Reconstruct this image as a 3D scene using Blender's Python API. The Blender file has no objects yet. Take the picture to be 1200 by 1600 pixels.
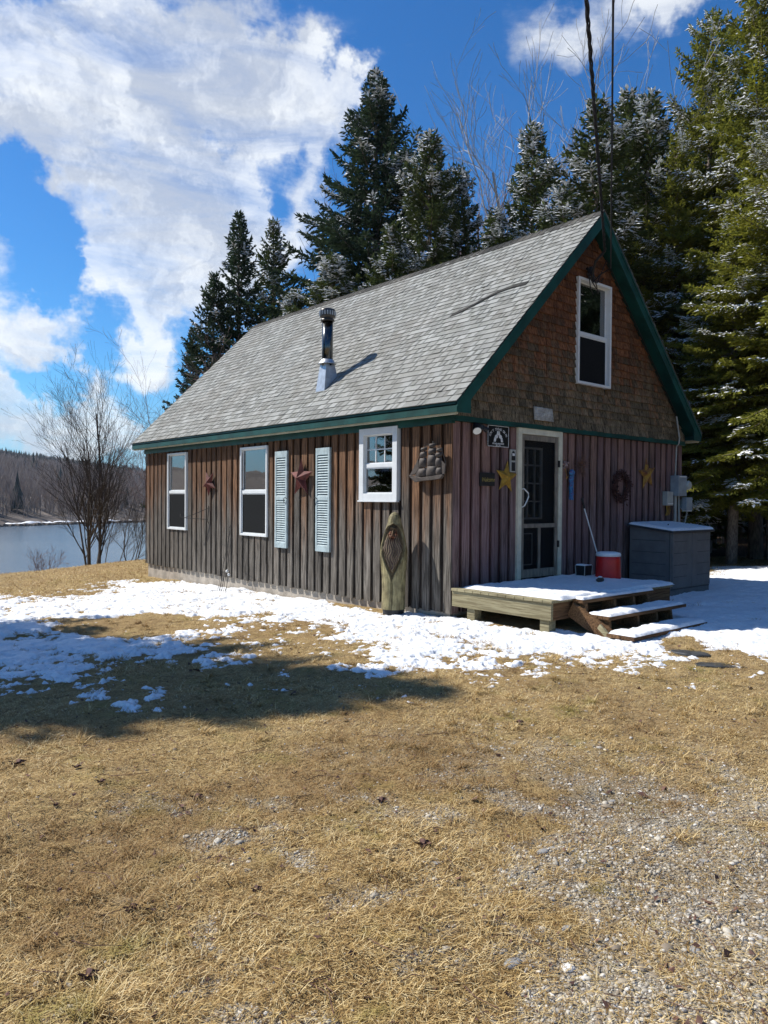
import bpy, math, random
import numpy as np
from math import sin, cos, pi, radians, sqrt
from mathutils import Vector, Matrix

scene = bpy.context.scene
COL = scene.collection
rng = np.random.default_rng(7)
random.seed(7)

# ------------------------------------------------------------------ camera
CAM = np.array([-7.036, -6.752, 1.482])
FW = np.array([0.656266, 0.754371, -0.015504])
RT = np.array([0.754515, -0.656242, 0.007268])
UP = np.array([0.004692, 0.016467, 0.999853])
FPX = 1160.0
cd = bpy.data.cameras.new("camera")
cam = bpy.data.objects.new("camera", cd)
COL.objects.link(cam)
cam.matrix_world = Matrix(((RT[0], UP[0], -FW[0], CAM[0]), (RT[1], UP[1], -FW[1], CAM[1]),
                           (RT[2], UP[2], -FW[2], CAM[2]), (0, 0, 0, 1)))
cd.sensor_fit = 'VERTICAL'
cd.sensor_height = 36.0
cd.lens = 36.0 * FPX / 1600.0
cd.clip_start = 0.05
cd.clip_end = 6000
scene.camera = cam

scene.view_settings.view_transform = 'Standard'
scene.view_settings.look = 'None'
scene.view_settings.exposure = 0.50
scene.view_settings.gamma = 1.0
scene.render.resolution_x = 768
scene.render.resolution_y = 1024


def px(x, y, depth):
    return CAM + depth * (FW + RT * (x - 600) / FPX - UP * (y - 800) / FPX)


def pxz(x, y, z):
    d = FW + RT * (x - 600) / FPX - UP * (y - 800) / FPX
    return CAM + d * (z - CAM[2]) / d[2]


# ------------------------------------------------------------------ node helper
class NT:
    def __init__(s, tree):
        s.t = tree

    def n(s, typ, ins=None, **props):
        nd = s.t.nodes.new(typ)
        for k, v in props.items():
            setattr(nd, k, v)
        for k, v in (ins or {}).items():
            sock = nd.inputs[k]
            if isinstance(v, bpy.types.NodeSocket):
                s.t.links.new(v, sock)
            else:
                sock.default_value = v
        return nd

    def math(s, op, a, b=0.0, clamp=False):
        return s.n('ShaderNodeMath', {0: a, 1: b}, operation=op, use_clamp=clamp).outputs[0]

    def mix(s, f, a, b, blend='MIX'):
        nd = s.n('ShaderNodeMix', data_type='RGBA', blend_type=blend)
        for i, v in ((0, f), (6, a), (7, b)):
            if isinstance(v, bpy.types.NodeSocket):
                s.t.links.new(v, nd.inputs[i])
            else:
                nd.inputs[i].default_value = v if i == 0 or len(v) == 4 else (*v, 1)
        return nd.outputs[2]

    def noise(s, vec, scale, detail=4, rough=.55, dist=0.0):
        return s.n('ShaderNodeTexNoise', {'Vector': vec, 'Scale': scale, 'Detail': detail, 'Roughness': rough,
                                          'Distortion': dist}).outputs['Fac']

    def mapr(s, v, a, b, c=0.0, d=1.0, smooth=True):
        return s.n('ShaderNodeMapRange', {0: v, 1: a, 2: b, 3: c, 4: d},
                   interpolation_type='SMOOTHSTEP' if smooth else 'LINEAR').outputs[0]

    def ramp(s, f, stops):
        nd = s.n('ShaderNodeValToRGB', {0: f})
        cr = nd.color_ramp
        while len(cr.elements) < len(stops):
            cr.elements.new(0.5)
        for e, (p, c) in zip(cr.elements, stops):
            e.position = p
            e.color = (*c, 1)
        return nd.outputs[0]

    def vmul(s, vec, sc):
        return s.n('ShaderNodeVectorMath', {0: vec, 1: sc}, operation='MULTIPLY').outputs[0]


# ------------------------------------------------------------------ sun and sky
SUN = np.array([-.42, .69, .84])
SUN = SUN / np.linalg.norm(SUN)
sd = bpy.data.lights.new("sun", 'SUN')
sd.energy = 5.0
sd.angle = radians(0.53)
sd.color = (1.0, .955, .885)
so = bpy.data.objects.new("sun", sd)
COL.objects.link(so)
so.rotation_euler = Vector(-SUN).to_track_quat('-Z', 'Y').to_euler()
so.location = (-20, 30, 40)

world = bpy.data.worlds.new("World")
scene.world = world
world.use_nodes = True
wt = NT(world.node_tree)
for nd in list(world.node_tree.nodes):
    world.node_tree.nodes.remove(nd)
sky = wt.n('ShaderNodeTexSky', sky_type='NISHITA', sun_disc=False)
sky.sun_elevation = math.asin(SUN[2])
sky.sun_rotation = math.atan2(SUN[0], SUN[1])
sky.air_density = 1.0
sky.dust_density = 0.25
sky.ozone_density = 1.0
skyc = wt.n('ShaderNodeHueSaturation', {'Saturation': 1.25, 'Value': 1.0, 'Color': sky.outputs[0]}).outputs[0]
skyc = wt.vmul(skyc, (.42, .90, 1.26))
dirv = wt.n('ShaderNodeTexCoord').outputs['Generated']
dsep = wt.n('ShaderNodeSeparateXYZ', {0: dirv})
skyc = wt.mix(wt.mapr(dsep.outputs[2], -.02, .16, .9, 0.0), skyc, (3.0, 5.1, 7.4))
warp = wt.n('ShaderNodeTexNoise', {'Vector': dirv, 'Scale': 5.5, 'Detail': 6, 'Roughness': .62}).outputs['Color']
warp = wt.n('ShaderNodeVectorMath', {0: warp, 1: (.5, .5, .5)}, operation='SUBTRACT').outputs[0]
warpd = wt.n('ShaderNodeVectorMath', {0: wt.vmul(warp, (.26, .26, .26)), 1: dirv}, operation='ADD').outputs[0]


def pdir(x, y):
    d = FW + RT * (x - 600) / FPX - UP * (y - 800) / FPX
    return d / np.linalg.norm(d)


CLOUDS = [(40, 120, 140, 1), (160, 30, 130, 1), (300, 90, 130, 1), (430, 190, 110, 1), (260, 290, 130, 1),
          (400, 320, 110, 1), (180, 420, 80, .9), (330, 420, 110, 1), (110, 420, 45, .8), (250, 480, 70, .9), (-40, 560, 80, .9), (90, 600, 40, .6),
          (45, 490, 62, 1), (105, 505, 42, .9), (215, 545, 50, 1), (140, 545, 42, .9), (30, 640, 70, 1), (470, 130, 70, .9),
          (140, 650, 75, 1), (220, 660, 50, 1), (150, 180, 90, .8), (90, 700, 60, .8), (260, 560, 40, .7), (990, 0, 95, .75), (900, 60, 60, .5), (1050, 20, 50, .55),
          (-120, 200, 200, 1), (-200, 500, 160, 1), (-150, 640, 140, 1), (520, 140, 50, .6), (850, 10, 60, .35),
          (380, 10, 70, .6), (-500, 300, 320, 1), (-700, 600, 250, 1)]
HOLES = [(410, 268, 60, 1.3), (205, 125, 60, .75), (330, 235, 30, .6), (20, 255, 45, .6), (60, 585, 40, .9), (290, 190, 50, .45),
         (60, 330, 70, 1.3), (40, 390, 60, 1.2), (0, 560, 50, .6)]
acc = None
for (x, y, r, w) in CLOUDS + HOLES:
    neg = (x, y, r, w) in HOLES
    d = pdir(x, y)
    dist = wt.n('ShaderNodeVectorMath', {0: warpd, 1: tuple(d)}, operation='DISTANCE').outputs['Value']
    rr = r / FPX * (FW @ d)
    v = wt.mapr(dist, rr * 0.3, rr * 1.35, -w if neg else w, 0.0)
    acc = v if acc is None else wt.math('ADD', acc, v)
cov = wt.math('MINIMUM', acc, .92)
ndir = wt.n('ShaderNodeMapping', {'Vector': dirv, 'Rotation': (radians(35), radians(-35), 0), 'Scale': (.7, .7, 2.9)}).outputs[0]
nz = wt.noise(ndir, 6.5, 10, .64, .5)
nz2 = wt.noise(wt.vmul(dirv, (1, 1, 1.6)), 3.2, 7, .6, .3)
mask = wt.math('ADD', cov, wt.math('MULTIPLY', wt.math('SUBTRACT', nz, .5), 1.6))
mask = wt.mapr(mask, .18, 1.2)
# general clouds for the directions no photo shows
back = wt.mapr(wt.n('ShaderNodeVectorMath', {0: dirv, 1: tuple(FW)}, operation='DOT_PRODUCT').outputs['Value'], .15, .5, 1.0, 0.0)
bmask = wt.math('MULTIPLY', wt.mapr(nz2, .53, .67), back)
mask = wt.math('MAXIMUM', mask, bmask)
mask = wt.math('MULTIPLY', mask, wt.mapr(dsep.outputs[2], -.02, .06))
shade = wt.mapr(wt.noise(warpd, 6.5, 9, .6, .4), .36, .58)
ccol = wt.mix(shade, (5.3, 5.8, 6.7), (9.3, 9.6, 9.8))
final = wt.mix(wt.math('MULTIPLY', mask, .93), skyc, ccol)
bg = wt.n('ShaderNodeBackground', {'Color': final, 'Strength': .078})
wo = wt.n('ShaderNodeOutputWorld')
world.node_tree.links.new(bg.outputs[0], wo.inputs[0])


# ------------------------------------------------------------------ mesh helpers
class MB:
    def __init__(s):
        s.v = []
        s.f = {}
        s.n = 0
        s.c = []
        s.smooth = False

    def add(s, v, f, c=None):
        v = np.asarray(v, float).reshape(-1, 3)
        if isinstance(f, np.ndarray):
            s.f.setdefault(f.shape[1], []).append(f + s.n)
        else:
            for q in f:
                s.f.setdefault(len(q), []).append(np.array([q]) + s.n)
        s.v.append(v)
        s.c.append(np.ones((len(v), 3)) if c is None else np.broadcast_to(np.asarray(c, float), (len(v), 3)))
        s.n += len(v)
        return s

    def box(s, a, b, c=None):
        (x0, y0, z0), (x1, y1, z1) = np.minimum(a, b), np.maximum(a, b)
        v = [(x0, y0, z0), (x1, y0, z0), (x1, y1, z0), (x0, y1, z0), (x0, y0, z1), (x1, y0, z1), (x1, y1, z1), (x0, y1, z1)]
        return s.add(v, [(0, 3, 2, 1), (4, 5, 6, 7), (0, 1, 5, 4), (1, 2, 6, 5), (2, 3, 7, 6), (3, 0, 4, 7)], c)

    def obox(s, p, q, w, h, up=(0, 0, 1), c=None):
        """a bar of section w x h from p to q"""
        p = np.array(p, float)
        q = np.array(q, float)
        d = q - p
        d /= np.linalg.norm(d)
        sx = np.cross(d, up)
        if np.linalg.norm(sx) < 1e-4:
            sx = np.cross(d, (1, 0, 0))
        sx /= np.linalg.norm(sx)
        uy = np.cross(sx, d)
        v = [e + sx * i * w / 2 + uy * j * h / 2 for e in (p, q) for (i, j) in ((-1, -1), (1, -1), (1, 1), (-1, 1))]
        return s.add(v, [(0, 3, 2, 1), (4, 5, 6, 7), (0, 1, 5, 4), (1, 2, 6, 5), (2, 3, 7, 6), (3, 0, 4, 7)], c)

    def prism(s, poly, ax, a, b, c=None):
        """2D polygon (counter-clockwise) extruded along axis ax from a to b"""
        k = len(poly)
        v = []
        for t in (a, b):
            for (u, w) in poly:
                v.append((t, u, w) if ax == 0 else (u, t, w) if ax == 1 else (u, w, t))
        f = [tuple(range(k))[::-1], tuple(range(k, 2 * k))] + [(i, (i + 1) % k, k + (i + 1) % k, k + i) for i in range(k)]
        return s.add(v, f, c)

    def tube(s, pts, rad, k=8, cap=True, c=None):
        pts = np.asarray(pts, float)
        rad = np.broadcast_to(rad, (len(pts),)).astype(float)
        tg = np.gradient(pts, axis=0)
        tg /= np.linalg.norm(tg, axis=1)[:, None] + 1e-9
        ref = np.array([0, 0, 1.0]) if abs(tg[0][2]) < .9 else np.array([1.0, 0, 0])
        a = np.cross(tg, ref)
        a /= np.linalg.norm(a, axis=1)[:, None] + 1e-9
        b = np.cross(tg, a)
        th = np.arange(k) * 2 * pi / k
        ring = pts[:, None] + rad[:, None, None] * (np.cos(th)[None, :, None] * a[:, None] + np.sin(th)[None, :, None] * b[:, None])
        n = len(pts)
        i = np.arange(n - 1)[:, None] * k
        j = np.arange(k)[None]
        f = np.stack([i + j, i + (j + 1) % k, i + k + (j + 1) % k, i + k + j], -1).reshape(-1, 4)
        s.add(ring.reshape(-1, 3), f, c)
        if cap:
            o = s.n - n * k
            s.f.setdefault(k, []).append(np.array([list(range(k))[::-1]]) + o)
            s.f.setdefault(k, []).append(np.array([list(range(k))]) + o + (n - 1) * k)
        return s

    def lathe(s, prof, ctr=(0, 0, 0), k=24, c=None):
        """profile of (radius, z)"""
        p = np.array(prof, float)
        th = np.arange(k) * 2 * pi / k
        v = np.stack([p[:, 0][:, None] * np.cos(th), p[:, 0][:, None] * np.sin(th), np.repeat(p[:, 1][:, None], k, 1)], -1) + np.array(ctr)
        n = len(p)
        i = np.arange(n - 1)[:, None] * k
        j = np.arange(k)[None]
        f = np.stack([i + j, i + (j + 1) % k, i + k + (j + 1) % k, i + k + j], -1).reshape(-1, 4)
        return s.add(v.reshape(-1, 3), f, c)

    def grid(s, P, c=None, flip=False):
        n, m = P.shape[:2]
        i = np.arange(n - 1)[:, None] * m
        j = np.arange(m - 1)[None]
        f = np.stack([i + j, i + j + 1, i + m + j + 1, i + m + j], -1).reshape(-1, 4)
        if flip:
            f = f[:, ::-1]
        return s.add(P.reshape(-1, 3), f, c)

    def build(s, name, mat, parent=None, smooth=False, org=None, bevel=0):
        v = np.concatenate(s.v)
        o = np.zeros(3)
        if parent is not None:
            o = world_org(parent)
        if org is not None:
            o = np.array(org, float)
        v = v - o
        me = bpy.data.meshes.new(name)
        loops, starts, cnt = [], [], 0
        for k, fl in s.f.items():
            a = np.concatenate(fl)
            loops.append(a.ravel())
            starts.append(cnt + np.arange(len(a)) * k)
            cnt += a.size
        loops = np.concatenate(loops).astype(np.int32)
        starts = np.concatenate(starts).astype(np.int32)
        me.vertices.add(len(v))
        me.vertices.foreach_set('co', v.astype(np.float32).ravel())
        me.loops.add(len(loops))
        me.loops.foreach_set('vertex_index', loops)
        me.polygons.add(len(starts))
        me.polygons.foreach_set('loop_start', starts)
        me.update(calc_edges=True)
        me.validate()
        cc = np.concatenate(s.c)
        if not np.all(cc == 1):
            at = me.color_attributes.new('Col', 'FLOAT_COLOR', 'POINT')
            at.data.foreach_set('color', np.concatenate([cc, np.ones((len(cc), 1))], 1).astype(np.float32).ravel())
        me.polygons.foreach_set('use_smooth', np.full(len(me.polygons), bool(smooth)))
        if mat is not None:
            me.materials.append(mat)
        ob = bpy.data.objects.new(name, me)
        COL.objects.link(ob)
        if parent is not None:
            ob.parent = parent
        if org is not None:
            ob.location = tuple(org)
        if bevel:
            b = ob.modifiers.new('bevel', 'BEVEL')
            b.width = bevel
            b.segments = 2
            b.limit_method = 'ANGLE'
        return ob


def world_org(o):
    p = np.zeros(3)
    while o is not None:
        p = p + np.array(o.location)
        o = o.parent
    return p


def tag(o, label=None, cat=None, group=None, kind=None):
    if label:
        o['label'] = label
    if cat:
        o['category'] = cat
    if group:
        o['group'] = group
    if kind:
        o['kind'] = kind
    return o


def thing(name, label, cat, loc, group=None):
    o = bpy.data.objects.new(name, None)
    o.empty_display_size = .2
    COL.objects.link(o)
    o.location = tuple(loc)
    return tag(o, label, cat, group)


# ------------------------------------------------------------------ numpy noise
def _h(ix, iy, s):
    n = (ix.astype(np.int64) * 374761393 + iy.astype(np.int64) * 668265263 + s * 982451653) & 0x7fffffff
    n = (n ^ (n >> 13)) * 1274126177 & 0x7fffffff
    return ((n ^ (n >> 16)) & 0xffff) / 65535.0


def vnoise(x, y, s=0):
    ix, iy = np.floor(x), np.floor(y)
    fx, fy = x - ix, y - iy
    fx, fy = fx * fx * (3 - 2 * fx), fy * fy * (3 - 2 * fy)
    a, b, c, d = _h(ix, iy, s), _h(ix + 1, iy, s), _h(ix, iy + 1, s), _h(ix + 1, iy + 1, s)
    return (a * (1 - fx) + b * fx) * (1 - fy) + (c * (1 - fx) + d * fx) * fy - .5


def fbm(x, y, s=0, o=4, g=.5):
    t, a, k = 0, 1.0, 1.0
    for i in range(o):
        t = t + a * vnoise(x * k + i * 17.3, y * k - i * 9.1, s + i)
        a *= g
        k *= 2.03
    return t


def sstep(x, a, b):
    t = np.clip((x - a) / (b - a), 0, 1)
    return t * t * (3 - 2 * t)


# ------------------------------------------------------------------ terrain
BN = np.array([-.405, .914])
BA = np.array([-2.06, 13.8])


def bank(x, y):
    d = (x - BA[0]) * BN[0] + (y - BA[1]) * BN[1]
    return d - .55 * np.maximum(x - 4.5, 0)


WATER = -5.3


def ground(x, y, fine=True):
    d = bank(x, y)
    z = -.075 - .0235 * np.clip(y, 0, 12) + .05 * sstep(x, -.2, .6) * sstep(-y, -1.5, .3)
    z = z - .016 * np.clip(-x - 3, 0, 12) * sstep(y, -3, 2) - .012 * np.clip(-y - 3, 0, 6)
    z = z + .14 * fbm(x * .16, y * .16, 3, 2) * sstep(np.hypot(x - 3, y - 4), 7, 12)
    drop = -.10 * np.clip(d + 1.0, 0, 3.5) ** 1.6 - .42 * np.clip(d - 2.5, 0, 100)
    zb = np.maximum(z + drop, WATER - 1.5)
    # land beyond the river
    s = d
    far = WATER - 1.2 + 1.8 * sstep(s, 135, 142) + 6.5 * sstep(s, 142, 175) + 17 * sstep(s, 170, 330) \
        + 26 * sstep(s, 330, 620) + 40 * sstep(s, 600, 950) - 30 * sstep(s, 1000, 1500)
    far = far + 9 * fbm(x * .0045 + 3, y * .0045, 21, 3) * sstep(s, 180, 500)
    far = far - np.clip((x - 150) * .018, 0, 14) * sstep(s, 300, 800)
    far = far - np.clip((-x - 50) * .3, 0, 80) * sstep(s, 200, 600)
    zz = np.where(s > 60, np.maximum(far, WATER - 1.5), zb)
    if fine:
        near = 1 - sstep(np.hypot(x + 7, y + 6.7), 25, 60)
        zz = zz + near * (.035 * fbm(x * 1.7, y * 1.7, 5, 3) + .012 * fbm(x * 9, y * 9, 9, 2))
    return zz


def in_poly(X, Y, poly):
    c = np.zeros(X.shape, bool)
    n = len(poly)
    for i in range(n):
        x0, y0 = poly[i]
        x1, y1 = poly[(i + 1) % n]
        if y0 == y1:
            continue
        m = ((y0 > Y) != (y1 > Y)) & (X < (x1 - x0) * (Y - y0) / (y1 - y0) + x0)
        c ^= m
    return c


def sdist(X, Y, poly):
    d = np.full(X.shape, 1e9)
    n = len(poly)
    for i in range(n):
        ax, ay = poly[i]
        bx, by = poly[(i + 1) % n]
        ex, ey = bx - ax, by - ay
        t = np.clip(((X - ax) * ex + (Y - ay) * ey) / (ex * ex + ey * ey), 0, 1)
        d = np.minimum(d, np.hypot(X - ax - t * ex, Y - ay - t * ey))
    return np.where(in_poly(X, Y, poly), d, -d)


def wpoly(pts, z=-.18):
    return [tuple(pxz(x, y, z)[:2]) for (x, y) in pts]


SNOW_MAIN = wpoly([(-150, 930), (0, 922), (60, 934), (140, 925), (185, 898), (232, 903), (340, 905), (450, 905),
                   (600, 915), (700, 925), (850, 930), (980, 925), (1100, 905), (1108, 888), (1260, 890), (1320, 1050), (1200, 1056),
                   (1090, 1050), (1000, 1062), (870, 1050), (780, 1062), (710, 1068), (640, 1066),
                   (560, 1062), (540, 1030), (500, 1000), (440, 985), (390, 978), (340, 972), (330, 1005), (270, 1030),
                   (180, 1040), (120, 1065), (70, 1085), (0, 1090), (-150, 1110)])
SNOW_BARE = [(wpoly([(70, 965), (150, 972), (230, 962), (300, 970), (330, 985), (250, 1000), (160, 1000), (90, 985)]), 1.0),
             (wpoly([(720, 962), (760, 960), (800, 985), (830, 1000), (770, 992)]), .7),
             (wpoly([(1040, 1022), (1075, 1018), (1105, 1040), (1060, 1042)]), .9),
             (wpoly([(1090, 1040), (1150, 1036), (1165, 1052), (1100, 1054)]), .8),
             (wpoly([(520, 935), (620, 962), (600, 968), (500, 942)]), .6)]
SNOW_BITS = [wpoly(q) for q in ([(95, 1100), (125, 1085), (165, 1095), (160, 1112), (110, 1122)], [(185, 1115), (215, 1112), (210, 1130), (190, 1132)],
                                [(228, 1095), (262, 1092), (265, 1110), (235, 1118)], [(305, 1048), (330, 1050), (325, 1058)],
                                [(360, 1048), (405, 1040), (400, 1052), (370, 1056)], [(345, 1003), (362, 1001), (360, 1010)],
                                [(150, 1052), (200, 1045), (190, 1058)], [(420, 1030), (440, 1026), (440, 1036)],
                                [(290, 1020), (330, 1014), (330, 1024)], [(500, 1062), (520, 1058), (520, 1068)],
                                [(20, 1100), (60, 1090), (50, 1105)], [(150, 1080), (190, 1078), (180, 1090)])]


def snow_depth(X, Y):
    sd_ = sdist(X, Y, SNOW_MAIN)
    a = np.clip(sd_ / .8, -1.5, 1)
    for poly, w in SNOW_BARE:
        a = np.minimum(a, 1 - (1 + w * 1.2) * sstep(sdist(X, Y, poly), -.22, .12))
    for poly in SNOW_BITS:
        a = np.maximum(a, np.clip(sdist(X, Y, poly) / .09, -1.5, .55))
    # ragged, patchy edge and tufts poking through
    n1 = fbm(X * 1.9, Y * 1.9, 31, 4, .62)
    n2 = fbm(X * 8, Y * 8, 47, 4, .7)
    thin = 1 - sstep(X, -.6, 1.2) * .72
    west = 1 + .5 * sstep(-X, 2.2, 3.6)
    a = a + n1 * .95 * thin * west + n2 * 1.15 * thin * west + fbm(X * 24, Y * 24, 53, 2) * .7 * thin - .22 * thin
    return .030 * np.clip(a, -1, 1)


SNOWLIFT = lambda X, Y: .014 * fbm(X * 14, Y * 14, 61, 3) + .018 * fbm(X * 4, Y * 4, 66, 2)


# ------------------------------------------------------------------ materials
def newmat(name):
    m = bpy.data.materials.new(name)
    m.use_nodes = True
    t = m.node_tree
    for nd in list(t.nodes):
        t.nodes.remove(nd)
    nt = NT(t)
    out = nt.n('ShaderNodeOutputMaterial')
    return m, nt, out


def finish(nt, out, color, rough=.8, bump=None, bs=.3, bd=.01, metal=0.0, spec=.3, extra=None):
    ins = {'Base Color': color if isinstance(color, bpy.types.NodeSocket) else (*color, 1), 'Roughness': rough,
           'Metallic': metal, 'Specular IOR Level': spec}
    if bump is not None:
        ins['Normal'] = nt.n('ShaderNodeBump', {'Height': bump, 'Strength': bs, 'Distance': bd}).outputs[0]
    if extra:
        ins.update(extra)
    b = nt.n('ShaderNodeBsdfPrincipled', ins)
    nt.t.links.new(b.outputs[0], out.inputs[0])
    return b


def simple(name, col, rough=.7, var=.25, scale=8, metal=0.0, spec=.35, bump=.15, stretch=(1, 1, 1), col2=None, attr=False):
    m, nt, out = newmat(name)
    oc = nt.n('ShaderNodeTexCoord').outputs['Object']
    v = nt.vmul(oc, stretch)
    a = nt.noise(v, scale, 6, .65)
    c2 = col2 or tuple(c * (1 - var) for c in col)
    c1 = col if col2 else tuple(min(1, c * (1 + var)) for c in col)
    c = nt.mix(nt.mapr(a, .35, .65), c2, c1)
    if attr:
        at = nt.n('ShaderNodeVertexColor', layer_name='Col').outputs[0]
        c = nt.mix(1.0, c, at, 'MULTIPLY')
    finish(nt, out, c, rough, nt.noise(v, scale * 5, 4, .6), bump, .006, metal, spec)
    return m


M = {}


def wood_mat(name, lo, hi, zlo, zhi, extra=None, rnd=.5, grainax=2, dark=.35):
    """weathered boards: grey where the weather reaches, warmer where sheltered; grain runs along the board"""
    m, nt, out = newmat(name)
    oc = nt.n('ShaderNodeTexCoord').outputs['Object']
    st = [26, 26, 26]
    st[grainax] = 1.1
    grain = nt.noise(nt.vmul(oc, tuple(st)), 2.2, 6, .65, .4)
    st2 = [7, 7, 7]
    st2[grainax] = .55
    streak = nt.noise(nt.vmul(oc, tuple(st2)), 1.3, 5, .6)
    blot = nt.noise(oc, 1.4, 4, .6)
    z = nt.n('ShaderNodeSeparateXYZ', {0: oc}).outputs[2]
    isl = nt.n('ShaderNodeNewGeometry').outputs['Random Per Island']
    zz = nt.math('ADD', z, nt.math('MULTIPLY', nt.math('SUBTRACT', streak, .5), 2.2))
    zz = nt.math('ADD', zz, nt.math('MULTIPLY', nt.math('SUBTRACT', isl, .5), .9))
    f = nt.mapr(zz, zlo, zhi)
    c = nt.mix(f, nt.mix(nt.mapr(blot, .35, .65), tuple(a * .8 for a in lo), lo), hi)
    c = nt.mix(nt.mapr(grain, .38, .62, 0, 1), nt.mix(1.0, c, (dark, dark * .95, dark * .9), 'MULTIPLY'), c)
    br = nt.mapr(isl, 0, 1, 1 - rnd, 1 + rnd * .7, False)
    c = nt.mix(1.0, c, nt.n('ShaderNodeCombineColor', {0: br, 1: br, 2: br}).outputs[0], 'MULTIPLY')
    if extra:
        c = extra(nt, c, oc, streak, isl)
    finish(nt, out, c, .82, grain, .55, .006, 0, .25)
    return m


M['siding'] = wood_mat('weathered_siding', (.20, .178, .152), (.195, .10, .05), .95, 2.1, rnd=.38, dark=.24)


def pinkstain(nt, c, oc, streak, isl):
    z = nt.n('ShaderNodeSeparateXYZ', {0: oc}).outputs
    n = nt.noise(nt.vmul(oc, (1.6, 1, .5)), 1.5, 4, .6)
    f = nt.math('MULTIPLY', nt.mapr(n, .38, .6), .75)
    return nt.mix(f, c, nt.mix(.55, c, (.21, .115, .12)))


M['siding_front'] = wood_mat('stained_front_siding', (.25, .175, .165), (.27, .165, .125), 1.6, 2.5, extra=pinkstain, rnd=.3)
M['undersiding'] = wood_mat('shade_darkened_recessed_boards', (.06, .046, .037), (.07, .032, .015), 1.0, 2.0, rnd=.3)  # boards behind the raised ones; shade of the gaps is put into their colour
M['undersiding_front'] = wood_mat('shade_darkened_recessed_front_boards', (.085, .032, .036), (.10, .045, .032), 1.2, 2.4, rnd=.3)  # reddish front boards, coloured darker to paint in the shade between raised boards
M['cedar'] = wood_mat('cedar_shingles', (.245, .19, .115), (.215, .088, .038), 2.95, 4.3, rnd=.45, dark=.3)
M['deckwood'] = wood_mat('treated_timber', (.30, .26, .15), (.34, .30, .18), -.2, .3, rnd=.2, grainax=1, dark=.55)
M['deckfront'] = wood_mat('brown_timber', (.17, .09, .045), (.2, .11, .05), -.2, .3, rnd=.25, grainax=0, dark=.4)
M['paint_teal'] = simple('teal_paint', (.006, .055, .045), .5, .3, 3, bump=.08)
M['cream'] = simple('cream_paint', (.52, .48, .34), .6, .12, 5, bump=.1)
M['doortrim'] = simple('door_trim_paint', (.62, .58, .44), .55, .12, 5, bump=.08)
M['white'] = simple('white_vinyl', (.66, .68, .68), .4, .04, 6, bump=.03)
M['bluegreen'] = simple('pale_blue_shutter_paint', (.36, .44, .455), .6, .15, 9, bump=.15)
M['concrete'] = simple('foundation_concrete', (.36, .32, .27), .9, .22, 4, bump=.5)
M['dark'] = simple('dark_interior', (.02, .018, .016), .9, .2, 4)
M['darkscreen'] = simple('dark_insect_screen', (.012, .013, .014), .85, .2, 60, spec=.08)
M['screenframe'] = simple('weathered_screen_frame', (.20, .17, .13), .8, .3, 9, stretch=(3, 3, .6))
M['blackiron'] = simple('black_iron', (.02, .02, .02), .5, .3, 12, metal=.3)
M['rust'] = simple('rusty_red_tin', (.10, .022, .018), .75, .35, 10, metal=.15, spec=.4)
M['yellowtin'] = simple('mustard_yellow_tin', (.30, .17, .014), .6, .3, 10)
M['yellowrust'] = simple('yellow_and_rust_tin', (.40, .22, .02), .6, .3, 7, col2=(.12, .03, .02))
M['pewter'] = simple('grey_cast_metal', (.065, .052, .044), .7, .3, 14, metal=.1, spec=.4, bump=.3)
M['steel'] = simple('stainless_pipe', (.10, .105, .105), .2, .08, 3, metal=1.0, bump=.02)
M['galv'] = simple('galvanised_flashing', (.45, .47, .49), .42, .12, 12, metal=.85, bump=.05)
M['capmetal'] = simple('dull_cap_metal', (.09, .085, .08), .35, .3, 10, metal=.9)
M['shedgrey'] = simple('grey_resin', (.135, .13, .125), .6, .12, 4, bump=.1)
M['shedline'] = simple('shadowed_resin_groove', (.075, .073, .07), .7, .1, 5)
M['lidgrey'] = simple('dark_lid_resin', (.035, .038, .042), .5, .15, 6)
M['metergrey'] = simple('grey_painted_metal', (.28, .32, .34), .5, .15, 6, metal=.2)
M['boxgrey'] = simple('beige_grey_plastic', (.36, .36, .32), .6, .1, 6)
M['red'] = simple('red_plastic', (.55, .012, .012), .38, .15, 4, spec=.5, bump=.03)
M['whiteplastic'] = simple('white_plastic', (.7, .7, .68), .45, .08, 5)
M['black'] = simple('black_plastic', (.015, .015, .016), .45, .3, 9)
M['signblack'] = simple('black_enamel', (.008, .008, .009), .4, .3, 7)
M['signwhite'] = simple('white_sign_print', (.62, .62, .6), .6, .25, 30)
M['gold'] = simple('dull_gold_print', (.25, .19, .05), .6, .3, 20)
M['lens'] = simple('flood_lens', (.7, .7, .65), .2, .05, 20, spec=.6)
M['vine'] = simple('dark_red_grapevine', (.06, .025, .02), .85, .4, 20)
M['twig'] = simple('dry_twig', (.17, .09, .06), .85, .4, 20)
M['bluenet'] = simple('bright_blue_cloth', (.04, .22, .42), .7, .6, 22, col2=(.10, .09, .22))
M['bell'] = simple('copper_and_white_ornament', (.5, .36, .32), .4, .6, 18, col2=(.09, .03, .02))
M['slate'] = simple('grey_carved_stone', (.36, .36, .34), .85, .25, 14, bump=.5)
M['cable'] = simple('black_cable', (.012, .011, .013), .6, .3, 9)
M['curtain'] = simple('white_lace', (.6, .6, .58), .9, .1, 30)
M['orangecurtain'] = simple('rust_red_curtain', (.35, .09, .04), .9, .2, 20)
M['innerdoor'] = simple('inner_door_paint', (.30, .30, .28), .6, .15, 5)
M['rock'] = simple('stone', (.30, .29, .27), .85, .3, 6, bump=.5)
M['slab'] = simple('wet_slate', (.055, .058, .06), .35, .35, 7, spec=.5, bump=.4)
M['leaf'] = simple('dead_leaf', (.11, .055, .04), .8, .4, 14)
M['moulding'] = simple('brass_disk', (.4, .3, .1), .4, .2, 8)


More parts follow.
